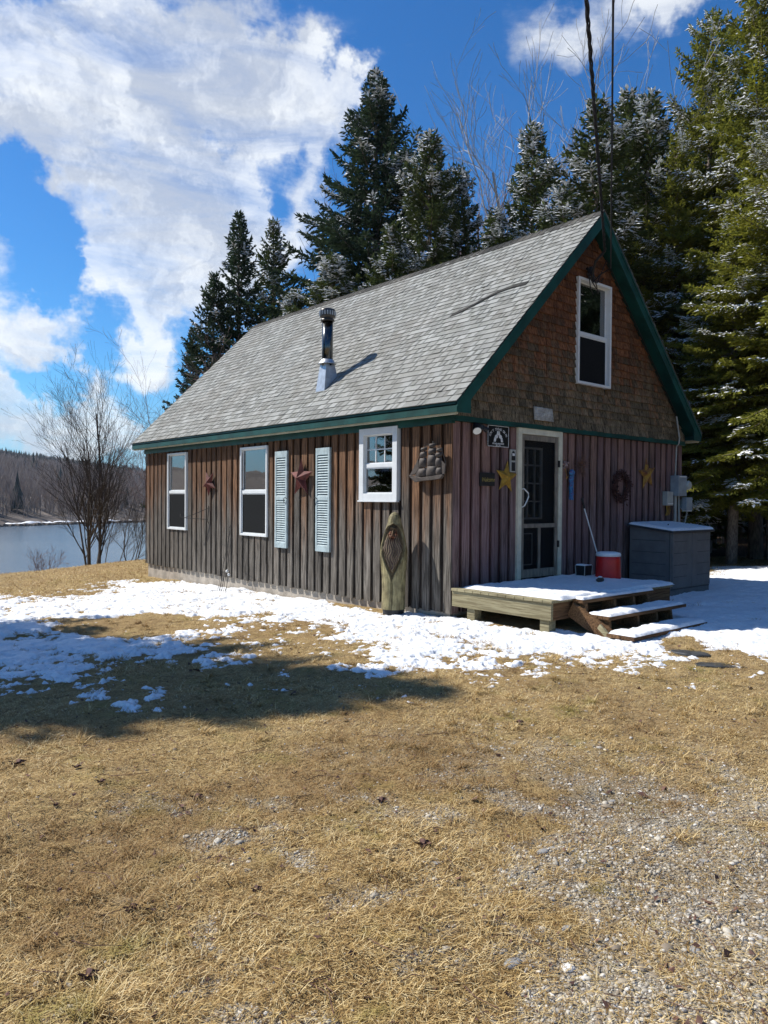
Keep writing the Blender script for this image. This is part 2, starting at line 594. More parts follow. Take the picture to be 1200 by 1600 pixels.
def carved():
    m, nt, out = newmat('carved_log')
    oc = nt.n('ShaderNodeTexCoord').outputs['Object']
    g = nt.noise(nt.vmul(oc, (22, 22, 1.6)), 2, 6, .65, .3)
    bl = nt.noise(oc, 7, 5, .6)
    c = nt.mix(nt.mapr(bl, .35, .65), (.18, .15, .078), (.33, .285, .145))
    c = nt.mix(nt.mapr(g, .36, .58), nt.mix(1, c, (.5, .48, .42), 'MULTIPLY'), c)
    at = nt.n('ShaderNodeVertexColor', layer_name='Col').outputs[0]
    c = nt.mix(1.0, c, at, 'MULTIPLY')
    finish(nt, out, c, .7, g, .5, .006)
    return m


M['carved'] = carved()


def roof_mat():
    m, nt, out = newmat('asphalt_shingles')
    oc = nt.n('ShaderNodeTexCoord').outputs['Object']
    isl = nt.n('ShaderNodeNewGeometry').outputs['Random Per Island']
    gr = nt.noise(oc, 160, 3, .7)
    big = nt.noise(oc, .9, 4, .6)
    st = nt.noise(nt.vmul(oc, (1, 3, 1)), 2.4, 4, .6)
    c = nt.ramp(isl, [(0, (.22, .22, .205)), (.35, (.275, .28, .262)), (.6, (.325, .33, .312)), (1, (.38, .385, .365))])
    at = nt.n('ShaderNodeVertexColor', layer_name='Col').outputs[0]
    c = nt.mix(1.0, c, at, 'MULTIPLY')
    c = nt.mix(nt.mapr(big, .35, .65, 0, .35), c, (.22, .20, .17))
    c = nt.mix(nt.mapr(st, .55, .75, 0, .35), c, (.17, .18, .14))
    c = nt.mix(nt.mapr(gr, .35, .65, 0, .35, False), c, (.12, .12, .11))
    finish(nt, out, c, .9, gr, .6, .004, 0, .2)
    return m


M['roof'] = roof_mat()


def snow_mat():
    m, nt, out = newmat('wet_snow')
    oc = nt.n('ShaderNodeTexCoord').outputs['Object']
    a = nt.noise(oc, 22, 6, .65)
    b = nt.noise(oc, 120, 3, .6)
    h = nt.math('ADD', a, nt.math('MULTIPLY', b, .3))
    c = nt.mix(nt.mapr(a, .3, .6), (.68, .71, .74), (.80, .81, .82))
    sp = nt.noise(oc, 55, 4, .8)
    c = nt.mix(nt.math('MULTIPLY', nt.mapr(sp, .66, .74), nt.mapr(nt.noise(oc, 2.0, 4, .6), .45, .6)), c, (.30, .21, .12))
    finish(nt, out, c, .55, h, .5, .02, 0, .3)
    return m


M['snow'] = snow_mat()


def glass_mat():
    m, nt, out = newmat('window_glass')
    tr = nt.n('ShaderNodeBsdfTransparent', {'Color': (.75, .8, .78, 1)})
    oc = nt.n('ShaderNodeTexCoord').outputs['Object']
    nb = nt.n('ShaderNodeBump', {'Height': nt.noise(oc, 2.5, 2, .5), 'Strength': .12, 'Distance': .02}).outputs[0]
    gl = nt.n('ShaderNodeBsdfGlossy', {'Color': (1, 1, 1, 1), 'Roughness': .02, 'Normal': nb})
    fr = nt.math('ADD', nt.n('ShaderNodeFresnel', {'IOR': 2.2}).outputs[0], .10)
    mx = nt.n('ShaderNodeMixShader', {0: fr, 1: tr.outputs[0], 2: gl.outputs[0]})
    nt.t.links.new(mx.outputs[0], out.inputs[0])
    return m


M['glass'] = glass_mat()


def mesh_screen(name, op, col):
    m, nt, out = newmat(name)
    tr = nt.n('ShaderNodeBsdfTransparent', {'Color': (1, 1, 1, 1)})
    df = nt.n('ShaderNodeBsdfDiffuse', {'Color': (*col, 1)})
    mx = nt.n('ShaderNodeMixShader', {0: op, 1: tr.outputs[0], 2: df.outputs[0]})
    nt.t.links.new(mx.outputs[0], out.inputs[0])
    return m


M['doorscreen'] = mesh_screen('door_insect_mesh', .38, (.02, .02, .02))
M['lace'] = mesh_screen('lace_curtain', .5, (.75, .75, .72))


def foliage(name, stops, trans=.25):
    m, nt, out = newmat(name)
    isl = nt.n('ShaderNodeNewGeometry').outputs['Random Per Island']
    oc = nt.n('ShaderNodeTexCoord').outputs['Object']
    n = nt.noise(oc, .9, 3, .6)
    f = nt.math('ADD', nt.math('MULTIPLY', isl, .5), nt.math('MULTIPLY', n, .6))
    c = nt.ramp(f, stops)
    p = nt.n('ShaderNodeBsdfPrincipled', {'Base Color': c, 'Roughness': .6, 'Specular IOR Level': .25})
    t = nt.n('ShaderNodeBsdfTranslucent', {'Color': c})
    mx = nt.n('ShaderNodeMixShader', {0: trans, 1: p.outputs[0], 2: t.outputs[0]})
    nt.t.links.new(mx.outputs[0], out.inputs[0])
    return m


M['spruce_dark'] = foliage('dark_spruce_needles', [(0, (.018, .034, .021)), (.55, (.042, .07, .038)), (1, (.09, .125, .06))])
M['spruce_mid'] = foliage('spruce_needles', [(0, (.026, .04, .014)), (.5, (.068, .092, .028)), (1, (.15, .175, .05))])
M['spruce_olive'] = foliage('olive_spruce_needles', [(0, (.06, .07, .014)), (.5, (.20, .215, .034)), (1, (.40, .38, .06))], .45)
M['bark'] = simple('spruce_bark', (.17, .14, .115), .9, .4, 6, stretch=(3, 3, .8), bump=.8)
M['bark_dark'] = simple('dark_bark', (.075, .062, .052), .9, .35, 6, stretch=(3, 3, .8), bump=.6)
M['bark_pale'] = simple('pale_birch_bark', (.38, .35, .32), .8, .25, 5, stretch=(1, 1, 3), bump=.3)
M['bark_red'] = simple('reddish_birch_twigs', (.30, .20, .18), .8, .3, 5)


def grass_mat():
    m, nt, out = newmat('dead_grass_blades')
    isl = nt.n('ShaderNodeNewGeometry').outputs['Random Per Island']
    oc = nt.n('ShaderNodeTexCoord').outputs['Object']
    n = nt.noise(oc, 1.1, 4, .6)
    f = nt.math('ADD', nt.math('MULTIPLY', isl, .62), nt.math('MULTIPLY', n, .42))
    c = nt.ramp(f, [(.14, (.085, .045, .016)), (.37, (.31, .19, .068)), (.60, (.56, .40, .165)), (.92, (.86, .72, .43))])
    g = nt.noise(oc, 1.9, 4, .6)
    c = nt.mix(nt.mapr(g, .54, .68, 0, .6), c, (.25, .23, .045))
    c = nt.mix(nt.mapr(nt.noise(oc, .7, 5, .65), .46, .64, 0, .65), c, (.21, .115, .045))
    p = nt.n('ShaderNodeBsdfPrincipled', {'Base Color': c, 'Roughness': .7, 'Specular IOR Level': .2})
    t = nt.n('ShaderNodeBsdfTranslucent', {'Color': c})
    mx = nt.n('ShaderNodeMixShader', {0: .2, 1: p.outputs[0], 2: t.outputs[0]})
    nt.t.links.new(mx.outputs[0], out.inputs[0])
    return m


M['grass'] = grass_mat()


def pebble_mat():
    m, nt, out = newmat('river_pebbles')
    isl = nt.n('ShaderNodeNewGeometry').outputs['Random Per Island']
    oc = nt.n('ShaderNodeTexCoord').outputs['Object']
    c = nt.ramp(isl, [(0, (.18, .14, .10)), (.3, (.30, .25, .185)), (.55, (.38, .345, .28)), (.8, (.50, .46, .38)), (.95, (.64, .60, .53)), (1, (.75, .73, .67))])
    c = nt.mix(nt.mapr(nt.noise(oc, 60, 3, .6), .35, .65, 0, .35), c, (.20, .17, .13))
    finish(nt, out, c, .75, nt.noise(oc, 150, 2, .6), .3, .003)
    return m


M['pebble'] = pebble_mat()


def ground_mat():
    m, nt, out = newmat('thatch_and_soil')
    oc = nt.n('ShaderNodeTexCoord').outputs['Object']
    fine = nt.noise(oc, 70, 5, .75)
    mid = nt.noise(oc, 9, 6, .65)
    big = nt.noise(oc, .55, 4, .6)
    strw = nt.noise(nt.n('ShaderNodeVectorMath', {0: nt.vmul(oc, (1, 1, 1)), 1: nt.n('ShaderNodeTexNoise', {'Vector': oc, 'Scale': 9.0}).outputs['Color']}, operation='ADD').outputs[0], 40, 5, .7)
    c = nt.mix(nt.mapr(mid, .35, .65), (.13, .08, .035), (.38, .27, .115))
    c = nt.mix(nt.mapr(strw, .45, .62), c, (.56, .42, .20))
    c = nt.mix(nt.mapr(fine, .30, .48), (.085, .048, .025), c)
    c = nt.mix(nt.mapr(nt.noise(oc, 2.3, 5, .65), .58, .70, 0, .6), c, (.17, .17, .04))
    c = nt.mix(nt.mapr(big, .35, .65, 0, .35), c, (.26, .15, .065))
    at = nt.n('ShaderNodeVertexColor', layer_name='Col').outputs[0]
    sp = nt.n('ShaderNodeSeparateColor', {0: at})
    grav = nt.ramp(nt.noise(oc, 95, 4, .7), [(.3, (.12, .10, .075)), (.5, (.33, .295, .235)), (.7, (.55, .51, .43))])
    c = nt.mix(nt.math('SUBTRACT', 1.0, sp.outputs[0]), c, grav)
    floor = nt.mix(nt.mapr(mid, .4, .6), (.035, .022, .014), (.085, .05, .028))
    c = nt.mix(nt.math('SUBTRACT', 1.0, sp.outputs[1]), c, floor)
    hill = nt.mix(nt.mapr(nt.noise(oc, .03, 6, .7), .4, .6), (.10, .082, .068), (.20, .168, .142))
    c = nt.mix(nt.math('SUBTRACT', 1.0, sp.outputs[2]), c, hill)
    finish(nt, out, c, .9, nt.math('ADD', fine, nt.math('MULTIPLY', mid, 1.5)), .9, .02, 0, .15)
    return m


M['ground'] = ground_mat()


def water_mat():
    m, nt, out = newmat('river_water')
    oc = nt.n('ShaderNodeTexCoord').outputs['Object']
    h = nt.noise(nt.vmul(oc, (1, 1, 1)), 1.5, 5, .6)
    c = nt.mix(nt.mapr(nt.noise(oc, .05, 3), .4, .6), (.05, .07, .09), (.07, .09, .105))
    finish(nt, out, c, .18, h, 1.0, .06, 0, .6)
    return m


M['water'] = water_mat()
M['hillwood'] = foliage('bare_hillside_wood', [(0, (.20, .165, .145)), (.5, (.36, .30, .265)), (1, (.60, .54, .49))], .5)
M['hillspruce'] = foliage('distant_evergreens', [(0, (.012, .022, .02)), (.6, (.025, .04, .032)), (1, (.05, .07, .05))], .1)


def grav_mask(X, Y):
    """1 where pebbles show, 0 where thatch covers the soil"""
    rel = np.stack([X - CAM[0], Y - CAM[1]], -1)
    # along the drive: gravel lies nearer the drive, which runs off to the lower right
    a = (X + 5.1) * .66 - (Y + 4.2) * .75
    n = fbm(X * 1.5, Y * 1.5, 77, 4, .6)
    n2 = fbm(X * 5, Y * 5, 83, 3, .6)
    return np.clip(sstep(a + n * 1.7 + n2 * 1.8, -.35, 1.0), 0, 1) * .95 * (1 - sstep(np.hypot(X + 7, Y + 6.75) + n2 * 1.2, 3.5, 5.4) * .93)


# ================================================================== GROUND
def build_ground():
    base = math.atan2(FW[1], FW[0])
    th = np.concatenate([np.arange(-34, 34, .13), np.arange(34, 326, 2.0)])
    th = np.radians(th) + base
    th = np.append(th, th[0] + 2 * pi)
    r = np.concatenate([[.01], np.geomspace(.4, 30, 560), np.geomspace(30.6, 1650, 160)])
    R, T = np.meshgrid(r, th, indexing='ij')
    X = CAM[0] + R * np.cos(T)
    Y = CAM[1] + R * np.sin(T)
    Z = ground(X, Y)
    col = np.ones(X.shape + (3,))
    col[..., 0] = 1 - grav_mask(X, Y)
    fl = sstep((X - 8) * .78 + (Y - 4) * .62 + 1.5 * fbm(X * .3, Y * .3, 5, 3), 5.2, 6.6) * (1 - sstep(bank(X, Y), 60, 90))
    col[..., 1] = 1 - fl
    col[..., 2] = 1 - sstep(bank(X, Y), 60, 100)
    mb = MB()
    mb.grid(np.stack([X, Y, Z], -1), col.reshape(-1, 3), flip=True)
    tag(mb.build('ground', M['ground'], smooth=True), kind='structure')


build_ground()
mb = MB()
WP = np.array([[-3000, -200, WATER], [3000, -200, WATER], [3000, 3000, WATER], [-3000, 3000, WATER]])
ct = BA
t_ = np.array([BN[1], -BN[0]])
c4 = [ct + BN * a + t_ * b for a, b in ((3, -900), (3, 900), (152, 900), (152, -900))]
mb.add([(c[0], c[1], WATER) for c in c4], [(0, 1, 2, 3)])
tag(mb.build('river', M['water']), kind='structure')


# ================================================================== SNOW ON THE GROUND
def build_snow():
    base = math.atan2(FW[1], FW[0])
    th = np.radians(np.arange(-32, 32, .085)) + base
    r = np.geomspace(5.2, 26, 760)
    R, T = np.meshgrid(r, th, indexing='ij')
    X = CAM[0] + R * np.cos(T)
    Y = CAM[1] + R * np.sin(T)
    D = snow_depth(X, Y)
    under = (X > .03) & (X < 6.1) & (Y > .03) & (Y < 9.6)
    D = np.where(under, -.05, D)
    deck = (X > .1) & (X < 2.6) & (Y < .03) & (Y > -1.5)
    D = np.where(deck, -.05, D)
    D = np.where((X > .25) & (X < 1.84) & (Y < -1.4) & (Y > -2.44), -.05, D)
    Z = ground(X, Y) + D + SNOWLIFT(X, Y) * sstep(D, 0, .03)
    P = np.stack([X, Y, Z], -1)
    n, m = X.shape
    i = np.arange(n - 1)[:, None] * m
    j = np.arange(m - 1)[None]
    f = np.stack([i + m + j, i + m + j + 1, i + j + 1, i + j], -1).reshape(-1, 4)
    keep = D.ravel()[f].max(1) > -.012
    f = f[keep]
    used = np.unique(f)
    remap = np.zeros(n * m, int)
    remap[used] = np.arange(len(used))
    mb = MB()
    mb.add(P.reshape(-1, 3)[used], remap[f])
    o = mb.build('snow_cover', M['snow'], smooth=True)
    tag(o, 'patchy melting snow lying over the dead lawn around the cabin', 'snow', kind='stuff')


build_snow()


# ================================================================== GRASS
def blades(base, az, el, ln, w, curl, jit=None):
    """thin bent blades, three verts each side of two segments"""
    n = len(az)
    d = np.stack([np.cos(az) * np.cos(el), np.sin(az) * np.cos(el), np.sin(el)], -1)
    el2 = el - curl
    d2 = np.stack([np.cos(az + (0 if jit is None else jit)) * np.cos(el2), np.sin(az + (0 if jit is None else jit)) * np.cos(el2), np.sin(el2)], -1)
    s = np.stack([-np.sin(az), np.cos(az), np.zeros(n)], -1) * w[:, None] / 2
    m = base + d * (ln * .55)[:, None]
    t = m + d2 * (ln * .45)[:, None]
    V = np.stack([base - s, base + s, m + s * .8, m - s * .8, t], 1).reshape(-1, 3)
    o = np.arange(n)[:, None] * 5
    return V, o + np.array([[0, 1, 2, 3]]), o + np.array([[3, 2, 4]])


def sample_ground(n, r0, r1, half=31, pw=1.0):
    base = math.atan2(FW[1], FW[0])
    u = rng.random(n)
    if pw == 1.0:
        r = r0 * (r1 / r0) ** u
    else:
        k = 2 - pw
        r = (r0 ** k + u * (r1 ** k - r0 ** k)) ** (1 / k)
    t = base + np.radians(rng.uniform(-half, half, n))
    return CAM[0] + r * np.cos(t), CAM[1] + r * np.sin(t), r


def build_grass():
    mb = MB()
    # matted thatch
    X, Y, R = sample_ground(430000, 1.9, 13, pw=1.35)
    gm = grav_mask(X, Y)
    sn = snow_depth(X, Y)
    dens = (1 - .60 * gm) * np.where(sn > .020, .10, np.where(sn > .004, .55, 1))
    clump = .45 + 1.1 * (fbm(X * 3.5, Y * 3.5, 91, 3) + .5)
    k = (rng.random(len(X)) < dens * clump) & ~((X > 0) & (X < 6.1) & (Y > 0) & (Y < 9.7)) & ~((X > .05) & (X < 2.8) & (Y < 0) & (Y > -1.6))
    X, Y, R = X[k], Y[k], R[k]
    n = len(X)
    flow = 2.5 * pi * fbm(X * 1.3, Y * 1.3, 97, 2)
    az = flow + rng.normal(0, 1.5, n)
    el = np.abs(rng.normal(.18, .22, n))
    ln = rng.gamma(3.0, .0112, n) * np.clip(1.12 - .06 * R, .6, 1) + .007
    w = rng.uniform(.0010, .0024, n) * (1 + .13 * R)
    Z = ground(X, Y) + rng.uniform(-.002, .010, n)
    V, q, t = blades(np.stack([X, Y, Z], -1), az, el, ln, w, rng.uniform(-.1, .6, n), rng.normal(0, .6, n))
    mb.add(V, q)
    mb.f.setdefault(3, []).append(t)
    # tufts
    tx, ty, tr = sample_ground(1300, 2.0, 12.5, pw=1.2)
    k = (grav_mask(tx, ty) < .55) & (snow_depth(tx, ty) < .03) & (rng.random(len(tx)) < .3 + 1.4 * (fbm(tx * .8, ty * .8, 101, 3) + .35))
    k &= ~((tx > -.1) & (ty > -.1))
    tx, ty, tr = tx[k], ty[k], tr[k]
    nb = 44
    X = np.repeat(tx, nb) + rng.normal(0, .022, len(tx) * nb)
    Y = np.repeat(ty, nb) + rng.normal(0, .022, len(tx) * nb)
    R = np.repeat(tr, nb)
    n = len(X)
    size = np.repeat(rng.uniform(.6, 1.35, len(tx)), nb)
    az = np.repeat(rng.uniform(0, 6.28, len(tx)), nb) + rng.normal(0, 1.35, n)
    el = rng.uniform(.08, .8, n)
    Z = ground(X, Y) - .002
    V, q, t = blades(np.stack([X, Y, Z], -1), az, el, rng.uniform(.05, .12, n) * size, rng.uniform(.0015, .003, n) * (1 + .12 * R),
                     rng.uniform(.3, 1.1, n), rng.normal(0, .4, n))
    off = mb.n
    mb.add(V, q)
    mb.f[3].append(t + off)
    # far lawn: short strokes on the knoll and by the forest edge
    X, Y, R = sample_ground(90000, 12.5, 27, pw=1.0)
    k = (snow_depth(X, Y) < .012) & (bank(X, Y) < 1.5) & ~((X > 0) & (X < 6.1) & (Y > 0) & (Y < 9.7)) & ~((Y > -.1) & (X > -.1) & (X < 7) & (Y < 10))
    k &= (X - 8) * .78 + (Y - 4) * .62 < 6.0
    X, Y, R = X[k], Y[k], R[k]
    n = len(X)
    V, q, t = blades(np.stack([X, Y, ground(X, Y)], -1), rng.uniform(0, 6.28, n), rng.uniform(.1, .7, n), rng.uniform(.05, .12, n),
                     rng.uniform(.006, .012, n), rng.uniform(0, .8, n))
    off = mb.n
    mb.add(V, q)
    mb.f[3].append(t + off)
    o = mb.build('dead_grass', M['grass'])
    tag(o, 'matted straw coloured dead grass over the lawn', 'grass', kind='stuff')


build_grass()


def ico():
    t = (1 + 5 ** .5) / 2
    v = np.array([(-1, t, 0), (1, t, 0), (-1, -t, 0), (1, -t, 0), (0, -1, t), (0, 1, t), (0, -1, -t), (0, 1, -t), (t, 0, -1), (t, 0, 1), (-t, 0, -1), (-t, 0, 1)], float)
    v /= np.linalg.norm(v[0])
    f = np.array([(0, 11, 5), (0, 5, 1), (0, 1, 7), (0, 7, 10), (0, 10, 11), (1, 5, 9), (5, 11, 4), (11, 10, 2), (10, 7, 6), (7, 1, 8),
                  (3, 9, 4), (3, 4, 2), (3, 2, 6), (3, 6, 8), (3, 8, 9), (4, 9, 5), (2, 4, 11), (6, 2, 10), (8, 6, 7), (9, 8, 1)])
    return v, f


def ico2():
    v, f = ico()
    v = list(map(tuple, v))
    cache = {}
    nf = []

    def mid(a, b):
        k = (min(a, b), max(a, b))
        if k not in cache:
            p = (np.array(v[a]) + np.array(v[b])) / 2
            v.append(tuple(p / np.linalg.norm(p)))
            cache[k] = len(v) - 1
        return cache[k]
    for a, b, c in f:
        ab, bc, ca = mid(a, b), mid(b, c), mid(c, a)
        nf += [(a, ab, ca), (b, bc, ab), (c, ca, bc), (ab, bc, ca)]
    return np.array(v), np.array(nf)


def pebbles(mb, X, Y, size, V0, F0, flat=.45):
    n = len(X)
    k = len(V0)
    a = rng.uniform(0, 6.28, n)
    sx = size * rng.uniform(.7, 1.5, n)
    sy = size * rng.uniform(.6, 1.1, n)
    sz = size * rng.uniform(flat * .7, flat * 1.5, n)
    P = V0[None] * (1 + rng.normal(0, .10, (n, k, 1)))
    P = P * np.stack([sx, sy, sz], -1)[:, None]
    c, s = np.cos(a)[:, None], np.sin(a)[:, None]
    x = P[..., 0] * c - P[..., 1] * s
    y = P[..., 0] * s + P[..., 1] * c
    z = P[..., 2] + rng.normal(0, .15, n)[:, None] * x
    P = np.stack([x + X[:, None], y + Y[:, None], z + (ground(X, Y) + sz * .12)[:, None]], -1)
    mb.add(P.reshape(-1, 3), (F0[None] + np.arange(n)[:, None, None] * k).reshape(-1, 3))


def build_gravel():
    mb = MB()
    v1, f1 = ico()
    v2, f2 = ico2()
    X, Y, R = sample_ground(150000, 1.9, 8.2, pw=1.45)
    k = (rng.random(len(X)) < grav_mask(X, Y) ** 1.2 + .012) & (snow_depth(X, Y) < 0)
    X, Y = X[k], Y[k]
    pebbles(mb, X, Y, rng.gamma(3.0, .0013, len(X)) + .002, v1, f1)
    X, Y, R = sample_ground(4200, 1.9, 7.5, pw=1.3)
    k = (rng.random(len(X)) < grav_mask(X, Y) ** 2 * .9) & (snow_depth(X, Y) < 0)
    X, Y = X[k], Y[k]
    pebbles(mb, X, Y, rng.gamma(3.0, .0024, len(X)) + .004, v2, f2, .4)
    o = mb.build('gravel', M['pebble'], smooth=True)
    tag(o, 'small grey and tan pebbles scattered in the bare soil', 'gravel', kind='stuff')


build_gravel()

# the larger single stones
STONES = [(848, 1356, .05, 'largest flat pale stone in the gravel cluster right of centre'), (386, 1399, .026, 'small white stone alone on the dead grass at left'),
          (863, 1347, .028, 'pale stone behind the largest flat stone'), (1112, 1282, .03, 'thin pale stone at the right of the gravel'),
          (1098, 1361, .035, 'grey stone right of the gravel cluster'), (885, 1486, .032, 'pale oval stone low in the gravel'),
          (800, 1540, .05, 'dark wedge shaped stone in the foreground gravel'), (682, 1376, .03, 'round grey stone in the left gravel patch'),
          (956, 1261, .035, 'grey stone at the far edge of the gravel'), (1085, 1518, .035, 'greyish flat stone in the right foreground gravel')]
v2, f2 = ico2()
for (x, y, s, lab) in STONES:
    p = pxz(x, y, -.14)
    mb = MB()
    rngs = np.random.default_rng(int(x + y))
    s = s * .62
    P = v2 * (1 + rngs.normal(0, .07, (len(v2), 1))) * np.array([s * rngs.uniform(.9, 1.4), s * rngs.uniform(.6, .9), s * .34])
    a = rngs.uniform(-.6, .6) - .6
    P = np.stack([P[:, 0] * cos(a) - P[:, 1] * sin(a), P[:, 0] * sin(a) + P[:, 1] * cos(a), P[:, 2]], -1)
    z = float(ground(np.array([p[0]]), np.array([p[1]]))[0])
    mb.add(P + np.array([p[0], p[1], z + s * .12]), f2)
    o = mb.build('stone', M['rock'] if 'white' not in lab else M['slate'], smooth=True, org=(p[0], p[1], z))
    tag(o, lab, 'stone', 'larger stones on the lawn and gravel')

def build_litter():
    mb = MB()
    X, Y, R = sample_ground(1300, 1.9, 11, pw=1.3)
    k = (snow_depth(X, Y) < .01) & ~((X > -.1) & (Y > -.1))
    X, Y = X[k], Y[k]
    n = len(X)
    s = rng.gamma(2.2, .0036, n) + .003
    a = rng.uniform(0, 6.28, n)
    ux, uy = np.cos(a) * s, np.sin(a) * s
    Z = ground(X, Y) + .012
    tl = rng.normal(0, .4, (n, 4)) * s[:, None]
    V = np.stack([np.stack([X + ux, Y + uy, Z + tl[:, 0]], -1), np.stack([X - uy * .6, Y + ux * .6, Z + tl[:, 1]], -1),
                  np.stack([X - ux, Y - uy, Z + tl[:, 2]], -1), np.stack([X + uy * .6, Y - ux * .6, Z + tl[:, 3]], -1)], 1).reshape(-1, 3)
    mb.add(V, np.arange(n)[:, None] * 4 + np.array([[0, 1, 2, 3]]))
    tx, ty, tr = sample_ground(200, 1.9, 9, pw=1.2)
    for x, y in zip(tx, ty):
        if snow_depth(np.array([x]), np.array([y]))[0] > .01:
            continue
        l_, a_ = rng.uniform(.04, .22), rng.uniform(0, 6.28)
        z = float(ground(np.array([x]), np.array([y]))[0]) + .014
        mb.tube([(x, y, z), (x + l_ * .5 * cos(a_), y + l_ * .5 * sin(a_), z + .008), (x + l_ * cos(a_ + .3), y + l_ * sin(a_ + .3), z)], .0016, 4)
    tag(mb.build('leaf_litter', M['leaf']), 'tiny dead leaf flecks and twigs strewn over the lawn', 'leaf litter', kind='stuff')


build_litter()

# flat dark slabs of stone showing in the gap of the snow below the steps
for (x, y, sx_, sy_, rot_, lab) in [(1078, 1031, .19, .10, -.3, 'left of two flat dark stone slabs in the snow gap below the steps'),
                                    (1132, 1046, .24, .11, -.2, 'right of two flat dark stone slabs in the snow gap below the steps')]:
    p = pxz(x, y, -.12)
    rngs = np.random.default_rng(int(x))
    n = 22
    t = np.linspace(0, 2 * pi, n, endpoint=False)
    q = 1 + .16 * np.sin(2 * t + x) + rngs.normal(0, .05, n)
    u, w = sx_ * q * np.sign(np.cos(t)) * np.abs(np.cos(t)) ** .75, sy_ * q * np.sign(np.sin(t)) * np.abs(np.sin(t)) ** .75
    z = float(ground(np.array([p[0]]), np.array([p[1]]))[0])
    c_, s_ = cos(-.75 + rot_), sin(-.75 + rot_)
    ring = np.stack([u * c_ - w * s_ + p[0], u * s_ + w * c_ + p[1], np.zeros(n)], -1)
    mb = MB()
    lo, mid_, hi = ring.copy(), ring.copy(), (ring - [p[0], p[1], 0]) * .94 + [p[0], p[1], 0]
    lo[:, 2], mid_[:, 2], hi[:, 2] = z - .04, z + .004, z + .010
    V = np.concatenate([lo, mid_, hi])
    mb.add(V, [(i, (i + 1) % n, n + (i + 1) % n, n + i) for i in range(n)] + [(n + i, n + (i + 1) % n, 2 * n + (i + 1) % n, 2 * n + i) for i in range(n)] + [tuple(range(2 * n, 3 * n))])
    tag(mb.build('stone_slab', M['slab'], org=(p[0], p[1], z)), lab, 'stone slab', 'stone slabs below the steps')

# fallen leaves
LEAVES = [(27, 1220, .05, 'largest dark curled leaf at far left'), (308, 1280, .04, 'dark leaf on the dead grass left of centre'), (158, 1257, .03, 'small dark leaf near the left shadow edge'),
          (120, 1226, .025, 'tiny dark leaf behind the left ones'), (88, 1298, .02, 'small dark leaf low on the left lawn'), (596, 1278, .035, 'dark curled leaf near the middle of the lawn'),
          (662, 1349, .045, 'dark leaf at the left gravel patch'), (137, 1578, .035, 'brown leaf at the bottom left'), (400, 1437, .025, 'dark leaf below the small white stone'),
          (460, 1228, .02, 'small dark leaf behind the middle of the lawn'), (205, 1470, .03, 'dark leaf at lower left grass'), (812, 1144, .04, 'dark twiggy leaf near the snow edge')]
for (x, y, s, lab) in LEAVES:
    p = pxz(x, y, -.14)
    rngs = np.random.default_rng(int(x * 3 + y))
    n = 14
    t = np.linspace(0, 2 * pi, n, endpoint=False)
    rad = s * (.75 + .35 * np.cos(5 * t) * .8 + rngs.normal(0, .08, n))
    ring = np.stack([rad * np.cos(t), rad * .8 * np.sin(t), .35 * s * np.abs(np.sin(t * 1.5 + .4)) + .012], -1)
    z = float(ground(np.array([p[0]]), np.array([p[1]]))[0])
    V = np.concatenate([ring, ring * [1, 1, 1] - [0, 0, .003], [[0, 0, .008]], [[0, 0, .005]]]) + [p[0], p[1], z]
    F = [(i, (i + 1) % n, 2 * n) for i in range(n)] + [((i + 1) % n + n, i + n, 2 * n + 1) for i in range(n)]
    F4 = [(i + n, (i + 1) % n + n, (i + 1) % n, i) for i in range(n)]
    mb = MB()
    mb.add(V, F + F4)
    o = mb.build('fallen_leaf', M['leaf'], org=(p[0], p[1], z))
    tag(o, lab, 'leaf', 'dead leaves on the lawn')
# ================================================================== CABIN
W, L, H = 6.12, 9.66, 2.56
RZ = lambda x: 2.945 + .991 * (x if x < W / 2 else W - x)      # top of the roof
cabin = thing('cabin', 'small weathered wooden cabin with steep grey shingle roof and teal trim', 'cabin', (W / 2, L / 2, -.1))

mb = MB()
mb.box((.05, .05, -.9), (W - .05, L - .05, .03))
fo = mb.build('foundation', M['concrete'], cabin)

# openings: long wall (y0,y1,z0,z1) and gable wall (x0,x1,z0,z1)
OPL = [(7.59, 8.46, .84, 2.45), (4.46, 5.37, .83, 2.43), (1.03, 1.86, 1.49, 2.53)]
OPG = [(1.34, 2.35, .30, 2.53)]
OPU = [(2.71, 3.61, 3.32, 4.94)]


def cells(us, vs, holes):
    us, vs = sorted(set(us)), sorted(set(vs))
    for a, b in zip(us[:-1], us[1:]):
        for c, d in zip(vs[:-1], vs[1:]):
            um, vm = (a + b) / 2, (c + d) / 2
            if not any(h[0] < um < h[1] and h[2] < vm < h[3] for h in holes):
                yield a, b, c, d


mb = MB()
us = [.05, L - .05] + [v for h in OPL for v in h[:2]]
vs = [.0, H + .1] + [v for h in OPL for v in h[2:]]
for a, b, c, d in cells(us, vs, OPL):
    mb.box((.05, a, c), (.16, b, d))
us = [.16, W - .16] + [v for h in OPG for v in h[:2]]
for a, b, c, d in cells(us, [0, H + .1] + [v for h in OPG for v in h[2:]], OPG):
    mb.box((a, .05, c), (b, .16, d))
mb.box((W - .16, .05, 0), (W - .05, L - .05, H + .1))
mb.box((.16, L - .16, 0), (W - .16, L - .05, H + .1))
mb.box((.16, .16, -.02), (W - .16, L - .16, .32))


def clip_poly(poly, fn):
    out = []
    n = len(poly)
    for i in range(n):
        p, q = poly[i], poly[(i + 1) % n]
        a, b = fn(p), fn(q)
        if a >= 0:
            out.append(p)
        if (a >= 0) != (b >= 0):
            t = a / (a - b)
            out.append((p[0] + (q[0] - p[0]) * t, p[1] + (q[1] - p[1]) * t))
    return out


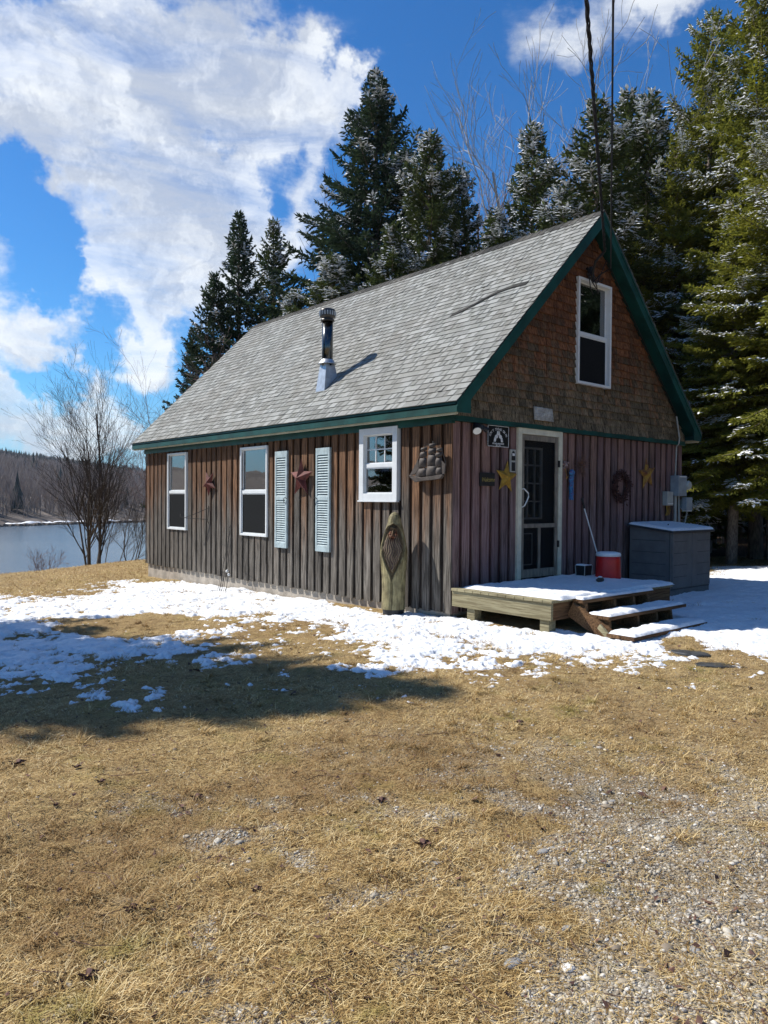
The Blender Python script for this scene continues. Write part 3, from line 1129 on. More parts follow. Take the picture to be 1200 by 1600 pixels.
def gable_clip(poly, drop):
    poly = clip_poly(poly, lambda p: 2.945 + .991 * p[0] - drop - p[1])
    if len(poly) > 2:
        poly = clip_poly(poly, lambda p: 2.945 + .991 * (W - p[0]) - drop - p[1])
    return poly


us = [.05, W / 2, W - .05] + [v for h in OPU for v in h[:2]]
for a, b, c, d in cells(us, [H + .1, 6.0] + [v for h in OPU for v in h[2:]], OPU):
    q = gable_clip([(a, c), (b, c), (b, d), (a, d)], .08)
    if len(q) > 2:
        mb.prism(q, 1, .03, .12)
q = gable_clip([(.05, H + .1), (W - .05, H + .1), (W - .05, 6), (.05, 6)], .08)
mb.prism(q, 1, L - .12, L - .05)
mb.box((.17, .17, H + .1), (W - .17, L - .17, H + .16))
mb.build('wall', M['dark'], cabin)

# board-on-board siding
rs = np.random.default_rng(11)


def spans(u0, u1, z0, z1, holes, pad=0.0):
    um = (u0 + u1) / 2
    seg = [(z0, z1)]
    for h in holes:
        if u1 > h[0] - pad and u0 < h[1] + pad and not (u0 < h[0] and (h[0] - u0) > (u1 - u0) * .6) and not (u1 > h[1] and (u1 - h[1]) > (u1 - u0) * .6):
            ns = []
            for a, b in seg:
                if h[2] > a:
                    ns.append((a, min(b, h[2])))
                if h[3] < b:
                    ns.append((max(a, h[3]), b))
            seg = [s for s in ns if s[1] - s[0] > .015]
    return seg


def board(mb, wall, u0, u1, z0, z1, d0, d1):
    """slightly skewed board with several sections along its height so that edges wander"""
    k = 5
    zs = np.linspace(z0, z1, k)
    off = np.cumsum(rs.normal(0, .0012, k))
    wv = rs.normal(0, .0012, k)
    cup = rs.normal(0, .0015)
    V = []
    for z, o, w in zip(zs, off, wv):
        for (u, d) in ((u0 + o - w, d0 + cup), (u1 + o + w, d0 - cup), (u1 + o, d1), (u0 + o, d1)):
            V.append((d, u, z) if wall == 'L' else (u, d, z))
    F = [(0, 1, 2, 3), tuple(4 * (k - 1) + i for i in (3, 2, 1, 0))]
    for i in range(k - 1):
        for j in range(4):
            F.append((4 * i + j, 4 * (i + 1) + j, 4 * (i + 1) + (j + 1) % 4, 4 * i + (j + 1) % 4))
    if wall != 'L':
        F = [f[::-1] for f in F]
    mb.add(V, [f[::-1] for f in F])


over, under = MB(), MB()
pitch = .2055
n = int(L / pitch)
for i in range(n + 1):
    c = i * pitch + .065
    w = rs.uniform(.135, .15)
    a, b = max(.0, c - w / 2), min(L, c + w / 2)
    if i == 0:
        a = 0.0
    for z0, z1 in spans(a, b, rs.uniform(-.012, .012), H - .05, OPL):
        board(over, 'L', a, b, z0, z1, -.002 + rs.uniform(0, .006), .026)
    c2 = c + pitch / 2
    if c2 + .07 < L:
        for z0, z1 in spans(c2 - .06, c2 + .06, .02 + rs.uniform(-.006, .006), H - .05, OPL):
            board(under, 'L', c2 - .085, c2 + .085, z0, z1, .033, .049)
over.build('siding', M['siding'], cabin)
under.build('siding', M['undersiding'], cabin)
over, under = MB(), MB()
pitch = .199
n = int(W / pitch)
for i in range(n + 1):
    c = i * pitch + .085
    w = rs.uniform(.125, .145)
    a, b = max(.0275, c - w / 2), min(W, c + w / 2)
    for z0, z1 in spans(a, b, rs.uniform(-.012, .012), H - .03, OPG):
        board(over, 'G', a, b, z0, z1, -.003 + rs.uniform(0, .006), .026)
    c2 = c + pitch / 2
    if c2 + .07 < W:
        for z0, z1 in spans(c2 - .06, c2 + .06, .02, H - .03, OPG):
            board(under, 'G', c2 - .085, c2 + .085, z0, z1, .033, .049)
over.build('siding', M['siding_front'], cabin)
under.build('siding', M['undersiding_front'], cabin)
mb = MB()
for i in range(int(L / .2)):
    mb.box((W - .01, i * .2 + .02, 0), (W + .015, i * .2 + .17, H))
for i in range(int(W / .2)):
    mb.box((i * .2 + .05, L - .01, 0), (i * .2 + .19, L + .015, H))
mb.box((W - .052, .05, 0), (W - .01, L, H))
mb.box((.05, L - .052, 0), (W - .055, L - .01, H))
mb.build('siding', M['siding'], cabin)

# cedar shingles on the gable
mb = MB()
expo = .118
z = 2.60
row = 0
while z < 5.8:
    x = rs.uniform(-.15, 0)
    zt = z + expo + .03
    base_off = -.040 if row > 0 else -.058
    while x < W:
        w = rs.choice([.08, .11, .14, .17, .2]) * rs.uniform(.9, 1.1)
        zb = z + rs.uniform(-.006, .006)
        p0 = gable_clip([(max(x, -.02), zb), (min(x + w - .004, W + .02), zb), (min(x + w - .004, W + .02), zt), (max(x, -.02), zt)], .20)
        skip = False
        h = OPU[0]
        p = p0
        if len(p) > 2 and x + w > h[0] and x < h[1] and zt > h[2] and zb < h[3]:
            if x < h[0]:
                p = clip_poly(p0, lambda q: h[0] - q[0])
            elif x + w > h[1]:
                p = clip_poly(p0, lambda q: q[0] - h[1])
            elif zb < h[2] - .02:
                p = clip_poly(p0, lambda q: h[2] - q[1])
            elif zt > h[3] + .02:
                p = clip_poly(p0, lambda q: q[1] - h[3])
            else:
                skip = True
        if len(p) > 2 and not skip and max(q[0] for q in p) - min(q[0] for q in p) > .01:
            k = len(p)
            fl = rs.uniform(-.004, .004)
            fr = [(q[0], base_off + fl + (q[1] - zb) / (zt - zb) * .034, q[1]) for q in p]
            bk = [(q[0], .03, q[1]) for q in p]
            F = [tuple(range(k)), tuple(range(k, 2 * k))[::-1]] + [(i, k + i, k + (i + 1) % k, (i + 1) % k) for i in range(k)]
            mb.add(fr + bk, F)
        x += w
    z += expo
    row += 1
mb.build('gable_shingles', M['cedar'], cabin)

# roof deck with shingles
Y0, Y1 = -.27, L + .31
XE = -.19
roof = MB()
th = .03
for sgn in (0, 1):
    fx = (lambda x: x) if sgn == 0 else (lambda x: W - x)
    P = [(XE, RZ(XE) - .02), (W / 2, RZ(W / 2) - .02), (W / 2, RZ(W / 2) - .02 - th * 1.41), (XE, RZ(XE) - .02 - th * 1.41)]
    P = [(fx(x), z) for x, z in P]
    roof.prism(P if sgn else P[::-1], 1, Y0 + .004, Y1 - .004)
roof_o = roof.build('roof', M['paint_teal'], cabin)
cth, sth = 1 / sqrt(1 + .991 ** 2), .991 / sqrt(1 + .991 ** 2)
SL = (W / 2 - XE) / cth


def roofpt(s, y, off, side=0):
    x = XE + s * cth - off * sth
    z = (2.945 + .991 * XE) + s * sth + off * cth
    return (x if side == 0 else W - x, y, z)


rows = int(SL / .127) + 1
for side in (0, 1):
    mb = MB()
    for r_ in range(rows):
        s0 = -.018 + r_ * .127
        s1 = min(s0 + .19, SL - .005)
        y = Y0 - .012
        while y < Y1:
            a, b = y, min(y + 1.0, Y1 + .012)
            V = [roofpt(s0, a, .0075, side), roofpt(s0, b - .002, .0075, side), roofpt(s1, b - .002, -.003, side), roofpt(s1, a, -.003, side),
                 roofpt(s0, a, .0005, side), roofpt(s0, b - .002, .0005, side), roofpt(s1, b - .002, -.012, side), roofpt(s1, a, -.012, side)]
            F = [(0, 3, 2, 1), (4, 5, 6, 7), (0, 1, 5, 4), (1, 2, 6, 5), (2, 3, 7, 6), (3, 0, 4, 7)]
            mb.add(V, F if not side else [f[::-1] for f in F], (.62, .62, .60))
            y += 1.0
        y = Y0 - .012 - rs.uniform(0, .25)
        # seam buckles that open a dark line high on the slope by the gable
        while y < Y1 + .01:
            w = rs.choice([.09, .12, .15, .19])
            a, b = max(y, Y0 - .012), min(y + w * rs.choice([.99, .8, .6]), Y1 + .012)
            if b - a > .02:
                lift = rs.uniform(.0115, .0145)
                if side == 0 and rs.random() < .03:
                    lift += .006
                tab = s0 + rs.uniform(-.004, .004)
                V = [roofpt(tab, a, lift, side), roofpt(tab, b, lift, side), roofpt(s1, b, -.002, side), roofpt(s1, a, -.002, side),
                     roofpt(tab, a, lift - .008, side), roofpt(tab, b, lift - .008, side), roofpt(s1, b, -.014, side), roofpt(s1, a, -.014, side)]
                F = [(0, 3, 2, 1), (4, 5, 6, 7), (0, 1, 5, 4), (1, 2, 6, 5), (2, 3, 7, 6), (3, 0, 4, 7)]
                if side:
                    F = [f[::-1] for f in F]
                mb.add(V, F, (1, 1, 1.0) if rs.random() < .75 else (.86, .86, .84))
            y += w
    mb.build('roof_shingles', M['roof'], roof_o)
mb = MB()
y = Y0 - .01
while y < Y1:
    b = min(y + .15, Y1 + .01)
    ly = .016
    V = []
    for (yy, e) in ((y, ly), (b + .05, .006)):
        for sx in (-.13, 0, .13):
            zz = RZ(W / 2) - abs(sx) * .93 + e
            V.append((W / 2 + sx, yy, zz))
    V += [(a[0], a[1], a[2] - .009) for a in V]
    F = [(0, 1, 4, 3), (1, 2, 5, 4), (6, 9, 10, 7), (7, 10, 11, 8), (0, 6, 7, 1), (1, 7, 8, 2), (3, 4, 10, 9), (4, 5, 11, 10), (0, 3, 9, 6), (2, 8, 11, 5)]
    mb.add(V, F)
    y += .15
mb.build('ridge_cap', M['roof'], roof_o)

# the buckled seam in the shingles: a lifted lip running down the slope
mb = MB()
pts = [(703, 497), (735, 482), (770, 463), (800, 451), (822, 446)]
PP = []
for (x_, y_) in pts:
    d = FW + RT * (x_ - 600) / FPX - UP * (y_ - 800) / FPX
    t = (2.945 + .991 * CAM[0] - CAM[2]) / (d[2] - .991 * d[0])
    PP.append(CAM + t * d)
PP = np.array(PP)
tt = np.linspace(0, 1, 16)
cx_ = np.interp(tt, np.linspace(0, 1, 5), PP[:, 0])
cy_ = np.interp(tt, np.linspace(0, 1, 5), PP[:, 1])
hh = .010 * np.sin(pi * tt) ** .7 + .012
for i in range(15):
    V = []
    for j in (i, i + 1):
        for (ds, up) in ((-.004, hh[j]), (.10, .012), (.10, .004), (-.004, hh[j] - .006)):
            s = (cx_[j] - XE) / cth + ds
            V.append(roofpt(s, cy_[j], up + .003))
    mb.add(V, [(0, 1, 5, 4), (1, 2, 6, 5), (2, 3, 7, 6), (3, 0, 4, 7), (0, 3, 2, 1), (4, 5, 6, 7)])
mb.build('lifted_shingle', M['roof'], roof_o)

# rake boards front and back with eave returns
mb = MB()
v = .20
for yy in ((Y0 + .002, Y0 + .024), (Y1 - .024, Y1 - .002)):
    for sgn in (0, 1):
        mb = MB()
        fx = (lambda x: x) if sgn == 0 else (lambda x: W - x)
        P = [(XE, 2.61), (.075, 2.61), (.075, 2.945 + .991 * .075 - .03 - v), (W / 2, 2.945 + .991 * W / 2 - .03 - v), (W / 2, RZ(W / 2) - .022), (XE, RZ(XE) - .022)]
        P = [(fx(x), z) for x, z in P]
        if sgn:
            P = P[::-1]
        mb.prism(P, 1, *yy)
        mb.build('rake_board', M['paint_teal'], cabin)
for sgn in (0, 1):
    mb = MB()
    for (ya) in ((Y0 - .010, Y0 + .002),):
        P = [(XE, RZ(XE) - .024), (XE, RZ(XE) - .075), (W / 2, RZ(W / 2) - .075), (W / 2, RZ(W / 2) - .024)]
        if sgn:
            P = [(W - x, z) for x, z in P][::-1]
        mb.prism(P, 1, *ya)
        mb.build('drip_trim', M['paint_teal'], cabin)
# eave fascia, soffit, cream strip, frieze
mb = MB()
mb.box((XE, Y0 + .024, 2.61), (XE + .022, Y1 - .024, RZ(XE) - .045))
mb.box((XE + .022, Y0 + .024, 2.625), (.0, Y1 - .024, 2.64))
mb.build('fascia', M['paint_teal'], cabin)
mb = MB()
mb.box((W - XE - .022, Y0 + .024, 2.61), (W - XE, Y1 - .024, RZ(XE) - .045))
mb.box((W, Y0 + .024, 2.625), (W - XE - .022, Y1 - .024, 2.64))
mb.build('fascia', M['paint_teal'], cabin)
mb = MB()
mb.box((XE + .03, Y0 + .03, 2.585), (XE + .055, Y1 - .03, 2.6245))
mb.build('eave_strip', M['cream'], cabin)
mb = MB()
mb.box((W - XE - .055, Y0 + .03, 2.585), (W - XE - .03, Y1 - .03, 2.6245))
mb.build('eave_strip', M['cream'], cabin)
mb = MB()
mb.box((-.024, -.02, 2.50), (.045, L + .02, 2.624))
mb.build('frieze_board', M['paint_teal'], cabin)
mb = MB()
mb.box((-.02, -.062, 2.535), (W + .02, -.004, 2.555))
mb.box((-.02, -.050, 2.555), (W + .02, -.004, 2.615))
mb.build('band_board', M['paint_teal'], cabin)

# ------------------------------------------------------------------ windows


def frame_rect(mb, wall, u0, u1, z0, z1, w, d0, d1):
    def bx(a, b, c, d):
        if wall == 'L':
            mb.box((d0, a, c), (d1, b, d))
        else:
            mb.box((a, d0, c), (b, d1, d))
    bx(u0, u0 + w, z0, z1)
    bx(u1 - w, u1, z0, z1)
    bx(u0 + w, u1 - w, z0, z0 + w)
    bx(u0 + w, u1 - w, z1 - w, z1)


def wbox(mb, wall, u0, u1, z0, z1, d0, d1):
    if wall == 'L':
        mb.box((d0, u0, z0), (d1, u1, z1))
    else:
        mb.box((u0, d0, z0), (u1, d1, z1))


def window(wall, op, label, zr, proud=.03, fw=.040, screen=True, grille=False, curtain='lace', darklow=True):
    u0, u1, z0, z1 = op
    mb = MB()
    frame_rect(mb, wall, u0 - .008, u1 + .008, z0 - .008, z1 + .008, fw, -proud, .045)
    fr = mb.build('window', M['white'], cabin, bevel=.004)
    tag(fr, label)
    a, b, c, d = u0 + fw - .008, u1 - fw + .008, z0 + fw - .008, z1 - fw + .008
    # liner box so that the opening has depth
    mb = MB()
    frame_rect(mb, wall, u0 - .005, u1 + .005, z0 - .005, z1 + .005, .012, .046, .20)
    mb.build('sash', M['white'], fr)
    mb = MB()
    wbox(mb, wall, a, b, zr - .028, zr + .028, -.012, .03)
    frame_rect(mb, wall, a, b, zr + .028, d, .017, .012, .04)
    frame_rect(mb, wall, a, b, c, zr - .028, .017, -.004, .024)
    mb.build('sash', M['white'], fr, bevel=.003)
    mb = MB()
    wbox(mb, wall, a + .02, b - .02, zr + .04, d - .02, .022, .027)
    wbox(mb, wall, a + .02, b - .02, c + .02, zr - .04, .010, .015)
    mb.build('pane', M['glass'], fr)
    if grille:
        mb = MB()
        zt0, zt1 = zr + .05, d - .025
        for k in (1, 2):
            uu = a + .028 + (b - a - .056) * k / 3
            wbox(mb, wall, uu - .008, uu + .008, zt0, zt1, .012, .0205)
        zm = (zt0 + zt1) / 2
        wbox(mb, wall, a + .028, b - .028, zm - .008, zm + .008, .0125, .020)
        mb.build('muntin', M['white'], fr)
    if darklow:
        mb = MB()
        wbox(mb, wall, a + .022, b - .022, c + .022, zr - .03, .002, .006)
        mb.build('screen', M['darkscreen'], fr)
    return fr, (a, b, c, d)


fr, (a, b, c, d) = window('L', OPL[0], 'left window with a rust coloured curtain edge', 1.63)
mb = MB()
wbox(mb, 'L', b - .22, b - .02, 1.65, 2.2, .10, .11)
mb.build('curtain', M['orangecurtain'], fr)
mb = MB()
wbox(mb, 'L', a, b, 1.66, 1.70, .08, .15)
mb.build('sill', M['whiteplastic'], fr)
fr, (a, b, c, d) = window('L', OPL[1], 'middle window with an arched lace curtain', 1.62)
# arched lace: everything above an arch
mb = MB()
um = (a + b) / 2
arch = []
for t in np.linspace(0, 1, 17):
    u = a + .02 + (b - a - .04) * t
    z = 2.03 + .26 * (1 - abs(2 * t - 1) ** 1.7)
    arch.append((u, z))
V = []
for (u, z) in arch:
    V += [(.036 + .004 * sin(u * 60), u, z), (.036 + .004 * sin(u * 60), u, 2.40)]
F = [(2 * i, 2 * i + 2, 2 * i + 3, 2 * i + 1) for i in range(16)]
mb.add(V, F)
mb.build('curtain', M['lace'], fr)
mb = MB()
wbox(mb, 'L', b - .16, b - .02, 1.65, 2.1, .12, .13)
mb.build('curtain', M['orangecurtain'], fr)
mb = MB()
wbox(mb, 'L', a + .02, a + .12, 1.65, 2.1, .12, .13)
mb.build('curtain', M['orangecurtain'], fr)
fr, (a, b, c, d) = window('L', OPL[2], 'smaller window with wide white trim and a six light upper sash', 1.99, proud=.042, fw=.10, grille=True, darklow=False)
mb = MB()
mb.box((-.058, OPL[2][0] - .02, OPL[2][2] - .03), (-.0, OPL[2][1] + .02, OPL[2][2] - .008))
mb.build('sill', M['white'], fr, bevel=.003)
fr, (a, b, c, d) = window('G', OPU[0], 'tall upstairs window in the gable', 4.10, proud=.075)
mb = MB()
V = []
nn = 26
for i in range(nn):
    u = a + .02 + (b - a - .2) * i / (nn - 1)
    V += [(u, .09 + .015 * sin(i * 1.9), 4.35), (u, .09 + .015 * sin(i * 1.9), 4.9)]
mb.add(V, [(2 * i, 2 * i + 1, 2 * i + 3, 2 * i + 2) for i in range(nn - 1)])
mb.build('curtain', M['lace'], fr)

# ------------------------------------------------------------------ door
mb = MB()
x0, x1, z0, z1 = 1.32, 2.37, .36, 2.535
mb.box((x0, -.045, z0), (x0 + .085, .04, z1))
mb.box((x1 - .085, -.045, z0), (x1, .04, z1))
mb.box((x0 + .085, -.045, z1 - .085), (x1 - .085, .04, z1))
mb.build('door_trim', M['doortrim'], cabin, bevel=.004)
sx0, sx1, sz0, sz1 = 1.41, 2.28, .38, 2.445
mb = MB()
mb.box((sx0, -.03, sz0), (sx0 + .065, -.002, sz1))
mb.box((sx1 - .065, -.03, sz0), (sx1, -.002, sz1))
mb.box((sx0 + .065, -.03, sz1 - .08), (sx1 - .065, -.002, sz1))
mb.box((sx0 + .065, -.03, sz0), (sx1 - .065, -.002, sz0 + .12))
mb.box((sx0 + .065, -.031, 1.10), (sx1 - .065, -.001, 1.16))
mb.box(((sx0 + sx1) / 2 - .025, -.0295, sz0 + .12), ((sx0 + sx1) / 2 + .025, -.003, 1.10))
sdo = mb.build('screen_door', M['screenframe'], cabin, bevel=.003)
mb = MB()
mb.box((sx0 + .06, -.016, sz0 + .1), (sx1 - .06, -.0145, sz1 - .07))
mb.build('insect_mesh', M['doorscreen'], sdo)
mb = MB()
mb.tube([(1.425, -.035, 1.66), (1.43, -.065, 1.665), (1.47, -.075, 1.63), (1.515, -.075, 1.60), (1.52, -.075, 1.55), (1.475, -.075, 1.48), (1.44, -.065, 1.42), (1.43, -.03, 1.40)], .009, 6)
mb.build('handle', M['whiteplastic'], sdo)
for z in (2.05, .85):
    mb = MB()
    mb.box((2.27, -.05, z - .05), (2.305, -.028, z + .05))
    mb.build('hinge', M['blackiron'], sdo)
# inner door
mb = MB()
lx0, lx1, lz0, lz1 = 1.50, 2.02, 1.22, 2.28
mb.box((1.36, .075, .34), (lx0, .115, 2.50))
mb.box((lx1, .075, .34), (2.33, .115, 2.50))
mb.box((lx0, .075, .34), (lx1, .115, lz0))
mb.box((lx0, .075, lz1), (lx1, .115, 2.50))
idr = mb.build('door', M['dark'], cabin)
mb = MB()
frame_rect(mb, 'G', lx0, lx1, lz0, lz1, .03, .06, .1)
for k in (1, 2):
    xx = lx0 + (lx1 - lx0) * k / 3
    mb.box((xx - .011, .065, lz0 + .03), (xx + .011, .095, lz1 - .03))
for k in (1, 2, 3):
    zz = lz0 + (lz1 - lz0) * k / 4
    mb.box((lx0 + .03, .064, zz - .011), (lx1 - .03, .096, zz + .011))
frame_rect(mb, 'G', 1.50, 1.80, .55, 1.02, .016, .062, .074)
mb.build('muntin', M['innerdoor'], idr)
mb = MB()
mb.box((lx0 + .02, .082, lz0 + .02), (lx1 - .02, .086, lz1 - .02))
mb.build('pane', M['glass'], idr)

# ------------------------------------------------------------------ shutters
for (y0, y1, lab) in ((3.80, 4.17, 'left louvred shutter, pale blue'), (2.60, 2.97, 'right louvred shutter, pale blue')):
    mb = MB()
    z0, z1 = .66, 2.31
    d0, d1 = -.042, -.004
    mb.box((d0, y0, z0), (d1, y0 + .045, z1))
    mb.box((d0, y1 - .045, z0), (d1, y1, z1))
    mb.box((d0, y0 + .045, z0), (d1, y1 - .045, z0 + .09))
    mb.box((d0, y0 + .045, z1 - .11), (d1, y1 - .045, z1))
    mb.box((d0, y0 + .045, 1.475), (d1, y1 - .045, 1.535))
    sh = mb.build('shutter', M['bluegreen'], cabin, bevel=.003)
    tag(sh, lab)
    mb = MB()
    for (za, zb, k) in ((z0 + .09, 1.475, 19), (1.535, z1 - .11, 16)):
        for i in range(k):
            zc = za + (zb - za) * (i + .5) / k
            mb.add([(d0 + .002, y0 + .045, zc - .020), (d0 + .002, y1 - .045, zc - .020), (d1 - .006, y1 - .045, zc + .012), (d1 - .006, y0 + .045, zc + .012),
                    (d0 + .002, y0 + .045, zc - .012), (d0 + .002, y1 - .045, zc - .012), (d1 - .006, y1 - .045, zc + .020), (d1 - .006, y0 + .045, zc + .020)],
                   [(0, 1, 2, 3), (4, 7, 6, 5), (0, 4, 5, 1), (1, 5, 6, 2), (2, 6, 7, 3), (3, 7, 4, 0)])
    mb.box((d1 - .005, y0 + .045, z0 + .09), (d1 - .002, y1 - .045, z1 - .11), c=(.06, .08, .08))
    mb.build('louvres', M['bluegreen'], sh)
    yh = y0 + .02 if y0 > 3.5 else y1 - .02
    mb = MB()
    mb.tube([(-.042, yh - .03, 1.50), (-.06, yh - .0, 1.52), (-.07, yh + .03, 1.50), (-.06, yh + .035, 1.45), (-.05, yh + .03, 1.42)], .006, 6)
    mb.build('hook', M['blackiron'], sh)

# ------------------------------------------------------------------ chimney
CX, CY = .50, 3.40
ch = MB()
ch.tube([(CX, CY, 3.66), (CX, CY, 4.52)], [.093, .093], 28)
cho = ch.build('chimney', M['steel'], cabin, smooth=True)
tag(cho, 'shiny stainless stove pipe standing on the near slope')
for p_ in cho.data.polygons:
    if len(p_.vertices) > 4:
        p_.use_smooth = False
mb = MB()
mb.lathe([(.093, 4.50), (.118, 4.50), (.118, 4.53), (.095, 4.535), (.095, 4.56), (.128, 4.57), (.132, 4.58), (.132, 4.68), (.125, 4.70), (.06, 4.722), (.0, 4.727)], (CX, CY, 0), 28)
mb.build('chimney_cap', M['capmetal'], cho, smooth=True)
mb = MB()
for k in range(20):
    t = 2 * pi * k / 20
    mb.obox((CX + .134 * cos(t), CY + .134 * sin(t), 4.595), (CX + .134 * cos(t), CY + .134 * sin(t), 4.665), .006, .02)
mb.build('cap_band', M['galv'], cho)
mb = MB()
mb.lathe([(.095, 3.86), (.10, 3.855), (.15, 3.79), (.155, 3.775), (.15, 3.775), (.095, 3.83)], (CX, CY, 0), 28)
mb.build('storm_collar', M['galv'], cho, smooth=True)
mb = MB()   # flashing: four sided cone on a sloping base
k = 4
rb = lambda x: 2.945 + .991 * x + .018
bx_ = [(.35, CY - .125), (.35, CY + .125), (.62, CY + .125), (.62, CY - .125)]
tp = [(CX - .085, CY - .085), (CX - .085, CY + .085), (CX + .085, CY + .085), (CX + .085, CY - .085)]
V = [(x, y, rb(x)) for x, y in bx_] + [(x, y, 3.79) for x, y in tp]
mb.add(V, [(0, 4, 5, 1), (1, 5, 6, 2), (2, 6, 7, 3), (3, 7, 4, 0), (4, 7, 6, 5)])
V = [(x, y, rb(x) - .006) for x, y in ((.27, CY - .20), (.27, CY + .20), (.74, CY + .20), (.74, CY - .20))]
mb.build('flashing', M['galv'], cho)
# ================================================================== PORCH
deck = thing('porch_deck', 'low timber porch deck under the door, covered with a thin sheet of snow', 'deck', (1.36, -.8, -.03))
DX, DY, DZ = 2.72, -1.62, .345
mb = MB()
for i in range(12):
    ya, yb = DY + i * .135, min(DY + i * .135 + .128, -.03)
    mb.box((-.02, ya, DZ - .032), (DX + .04, yb, DZ))
mb.build('deck_boards', M['deckwood'], deck, bevel=.002)
mb = MB()
mb.box((0, DY + .02, DZ - .235), (.04, -.03, DZ - .034))
r1 = mb.build('rim_board', M['deckwood'], deck, bevel=.003)
tag(r1, 'pale greenish side board of the deck')
mb = MB()
mb.box((.0405, DY + .02, DZ - .235), (.56, DY + .06, DZ - .034))
mb.build('rim_board', M['deckfront'], deck, bevel=.003)
mb = MB()
mb.box((2.02, DY + .02, DZ - .235), (DX, DY + .06, DZ - .034))
mb.box((DX - .04, DY + .06, DZ - .235), (DX, -.03, DZ - .034))
mb.build('rim_board', M['deckfront'], deck, bevel=.003)
mb = MB()
mb.box((.05, -.8, DZ - .2), (DX - .05, -.76, DZ - .04))
mb.box((.56, DY + .12, DZ - .2), (2.02, DY + .16, DZ - .04))
for x in np.linspace(.5, 2.3, 5):
    mb.box((x, DY + .165, DZ - .19), (x + .04, -.03, DZ - .035))
mb.build('joist', M['deckfront'], deck)
for (x, y, mt) in ((.03, DY + .07, 'deckwood'), (2.55, DY + .07, 'deckfront'), (.03, -.4, 'deckwood')):
    mb = MB()
    mb.box((x, y, -.12), (x + .13, y + .13, DZ - .2355))
    mb.build('post', M[mt], deck, bevel=.004)


def snow_slab(name, x0, x1, y0, y1, z, th, parent, seed, n=90, over=.012):
    """snow lying on a flat top: soft edge, uneven surface"""
    m_ = max(12, int(n * (y1 - y0) / (x1 - x0)))
    m_ = min(m_, 90)
    rsd = np.random.default_rng(seed)
    u = np.linspace(0, 1, n)
    v = np.linspace(0, 1, m_)
    U, V_ = np.meshgrid(u, v, indexing='ij')
    X = x0 + (x1 - x0) * U
    Y = y0 + (y1 - y0) * V_
    e = np.minimum(np.minimum(X - x0, x1 - X), np.minimum(Y - y0, y1 - Y))
    wob = fbm(X * 9, Y * 9, seed, 3)
    Zt = z + th * np.clip(e / (th * .9) + .05, 0, 1) ** .5 * (1 + .5 * fbm(X * 3, Y * 3, seed + 5, 3)) + .012 * wob
    ex = over * (1 + 2.5 * fbm(X * 7, Y * 7, seed + 9, 3))
    X = X + np.where(U == 1, ex, np.where(U == 0, -ex, 0))
    Y = Y + np.where(V_ == 1, ex, np.where(V_ == 0, -ex, 0))
    edge = (U == 0) | (U == 1) | (V_ == 0) | (V_ == 1)
    Zt = np.where(edge, z + .002, np.maximum(Zt + .5 * th * np.minimum(0, wob + .1), z + .004))
    mb = MB()
    mb.grid(np.stack([X, Y, Zt], -1))
    f = mb.f[4][0][:, ::-1] if False else mb.f[4][0]
    mb.add(np.stack([X, Y, np.full_like(X, z + .0005)], -1).reshape(-1, 3)[[0, (m_ - 1), (n * m_ - 1), (n - 1) * m_]], [(0, 1, 2, 3)])
    return mb.build(name, M['snow'], parent, smooth=True)


snow_slab('snow', .12, DX + .05, DY - .015, -.12, DZ, .038, deck, 5, 140)
st = thing('wooden_steps', 'three tread wooden steps at the front of the porch, snow on each tread', 'steps', (1.1, -1.95, -.03))
TR = [(.38, 2.02, -1.765, -1.60 - .025, .335), (.38, 2.16, -2.12, -1.80, .18), (.19, 1.86, -2.54, -2.20, .03)]
for i, (x0, x1, y0, y1, z) in enumerate(TR):
    mb = MB()
    mb.box((x0, y0, z - .038), (x1, (y0 + y1) / 2 - .004, z))
    mb.box((x0, (y0 + y1) / 2 + .004, z - .038), (x1, y1, z))
    t = mb.build('tread', M['deckfront'], st, bevel=.003)
    snow_slab('snow', x0 + .03, x1 - .02, y0 + .01, y1 - .01, z, .03, t, 20 + i, 90, .004)
for x in (.41, 1.02, 1.45, 1.80):
    mb = MB()
    P = [(-1.60, .10), (-1.60, .297), (-1.78, .297), (-1.80, .141), (-2.09, .141), (-2.11, -.014), (-2.46, -.014), (-2.48, -.14), (-2.15, -.14)]
    mb.prism(P[::-1], 0, x, x + .045)
    mb.build('stringer', M['deckfront'], st)
mb = MB()
mb.obox((.36, -1.62, .22), (.36, -2.30, -.12), .05, .17)
mb.build('brace', M['deckfront'], st)
mb = MB()
mb.obox((.30, -2.04, .08), (.27, -2.30, -.12), .03, .06)
b_ = mb.build('brace', M['deckwood'], st)
tag(b_, 'pale cut board propped against the lowest step')

# ------------------------------------------------------------------ things on the deck
bk = thing('bucket', 'red plastic bucket upside down on the deck with snow on its white rim', 'bucket', (2.60, -.70, DZ + .03))
bz = DZ + .02
mb = MB()
mb.lathe([(.0, bz), (.182, bz), (.184, bz + .01), (.175, bz + .18), (.172, bz + .27), (.17, bz + .34), (0, bz + .34)], (2.60, -.70, 0), 32)
mb.build('body', M['red'], bk, smooth=True)
mb = MB()
mb.lathe([(.170, bz + .325), (.178, bz + .325), (.180, bz + .350), (.178, bz + .36), (0, bz + .36)], (2.60, -.70, 0), 32)
mb.build('rim', M['whiteplastic'], bk, smooth=True)
mb = MB()
mb.lathe([(.176, bz + .359), (.17, bz + .375), (.12, bz + .388), (.0, bz + .392)], (2.60, -.70, 0), 28)
mb.build('snow', M['snow'], bk, smooth=True)
bn = thing('planter_tin', 'small square black tin beside the red bucket, capped with snow', 'tin', (2.50, -.35, DZ + .03))
mb = MB()
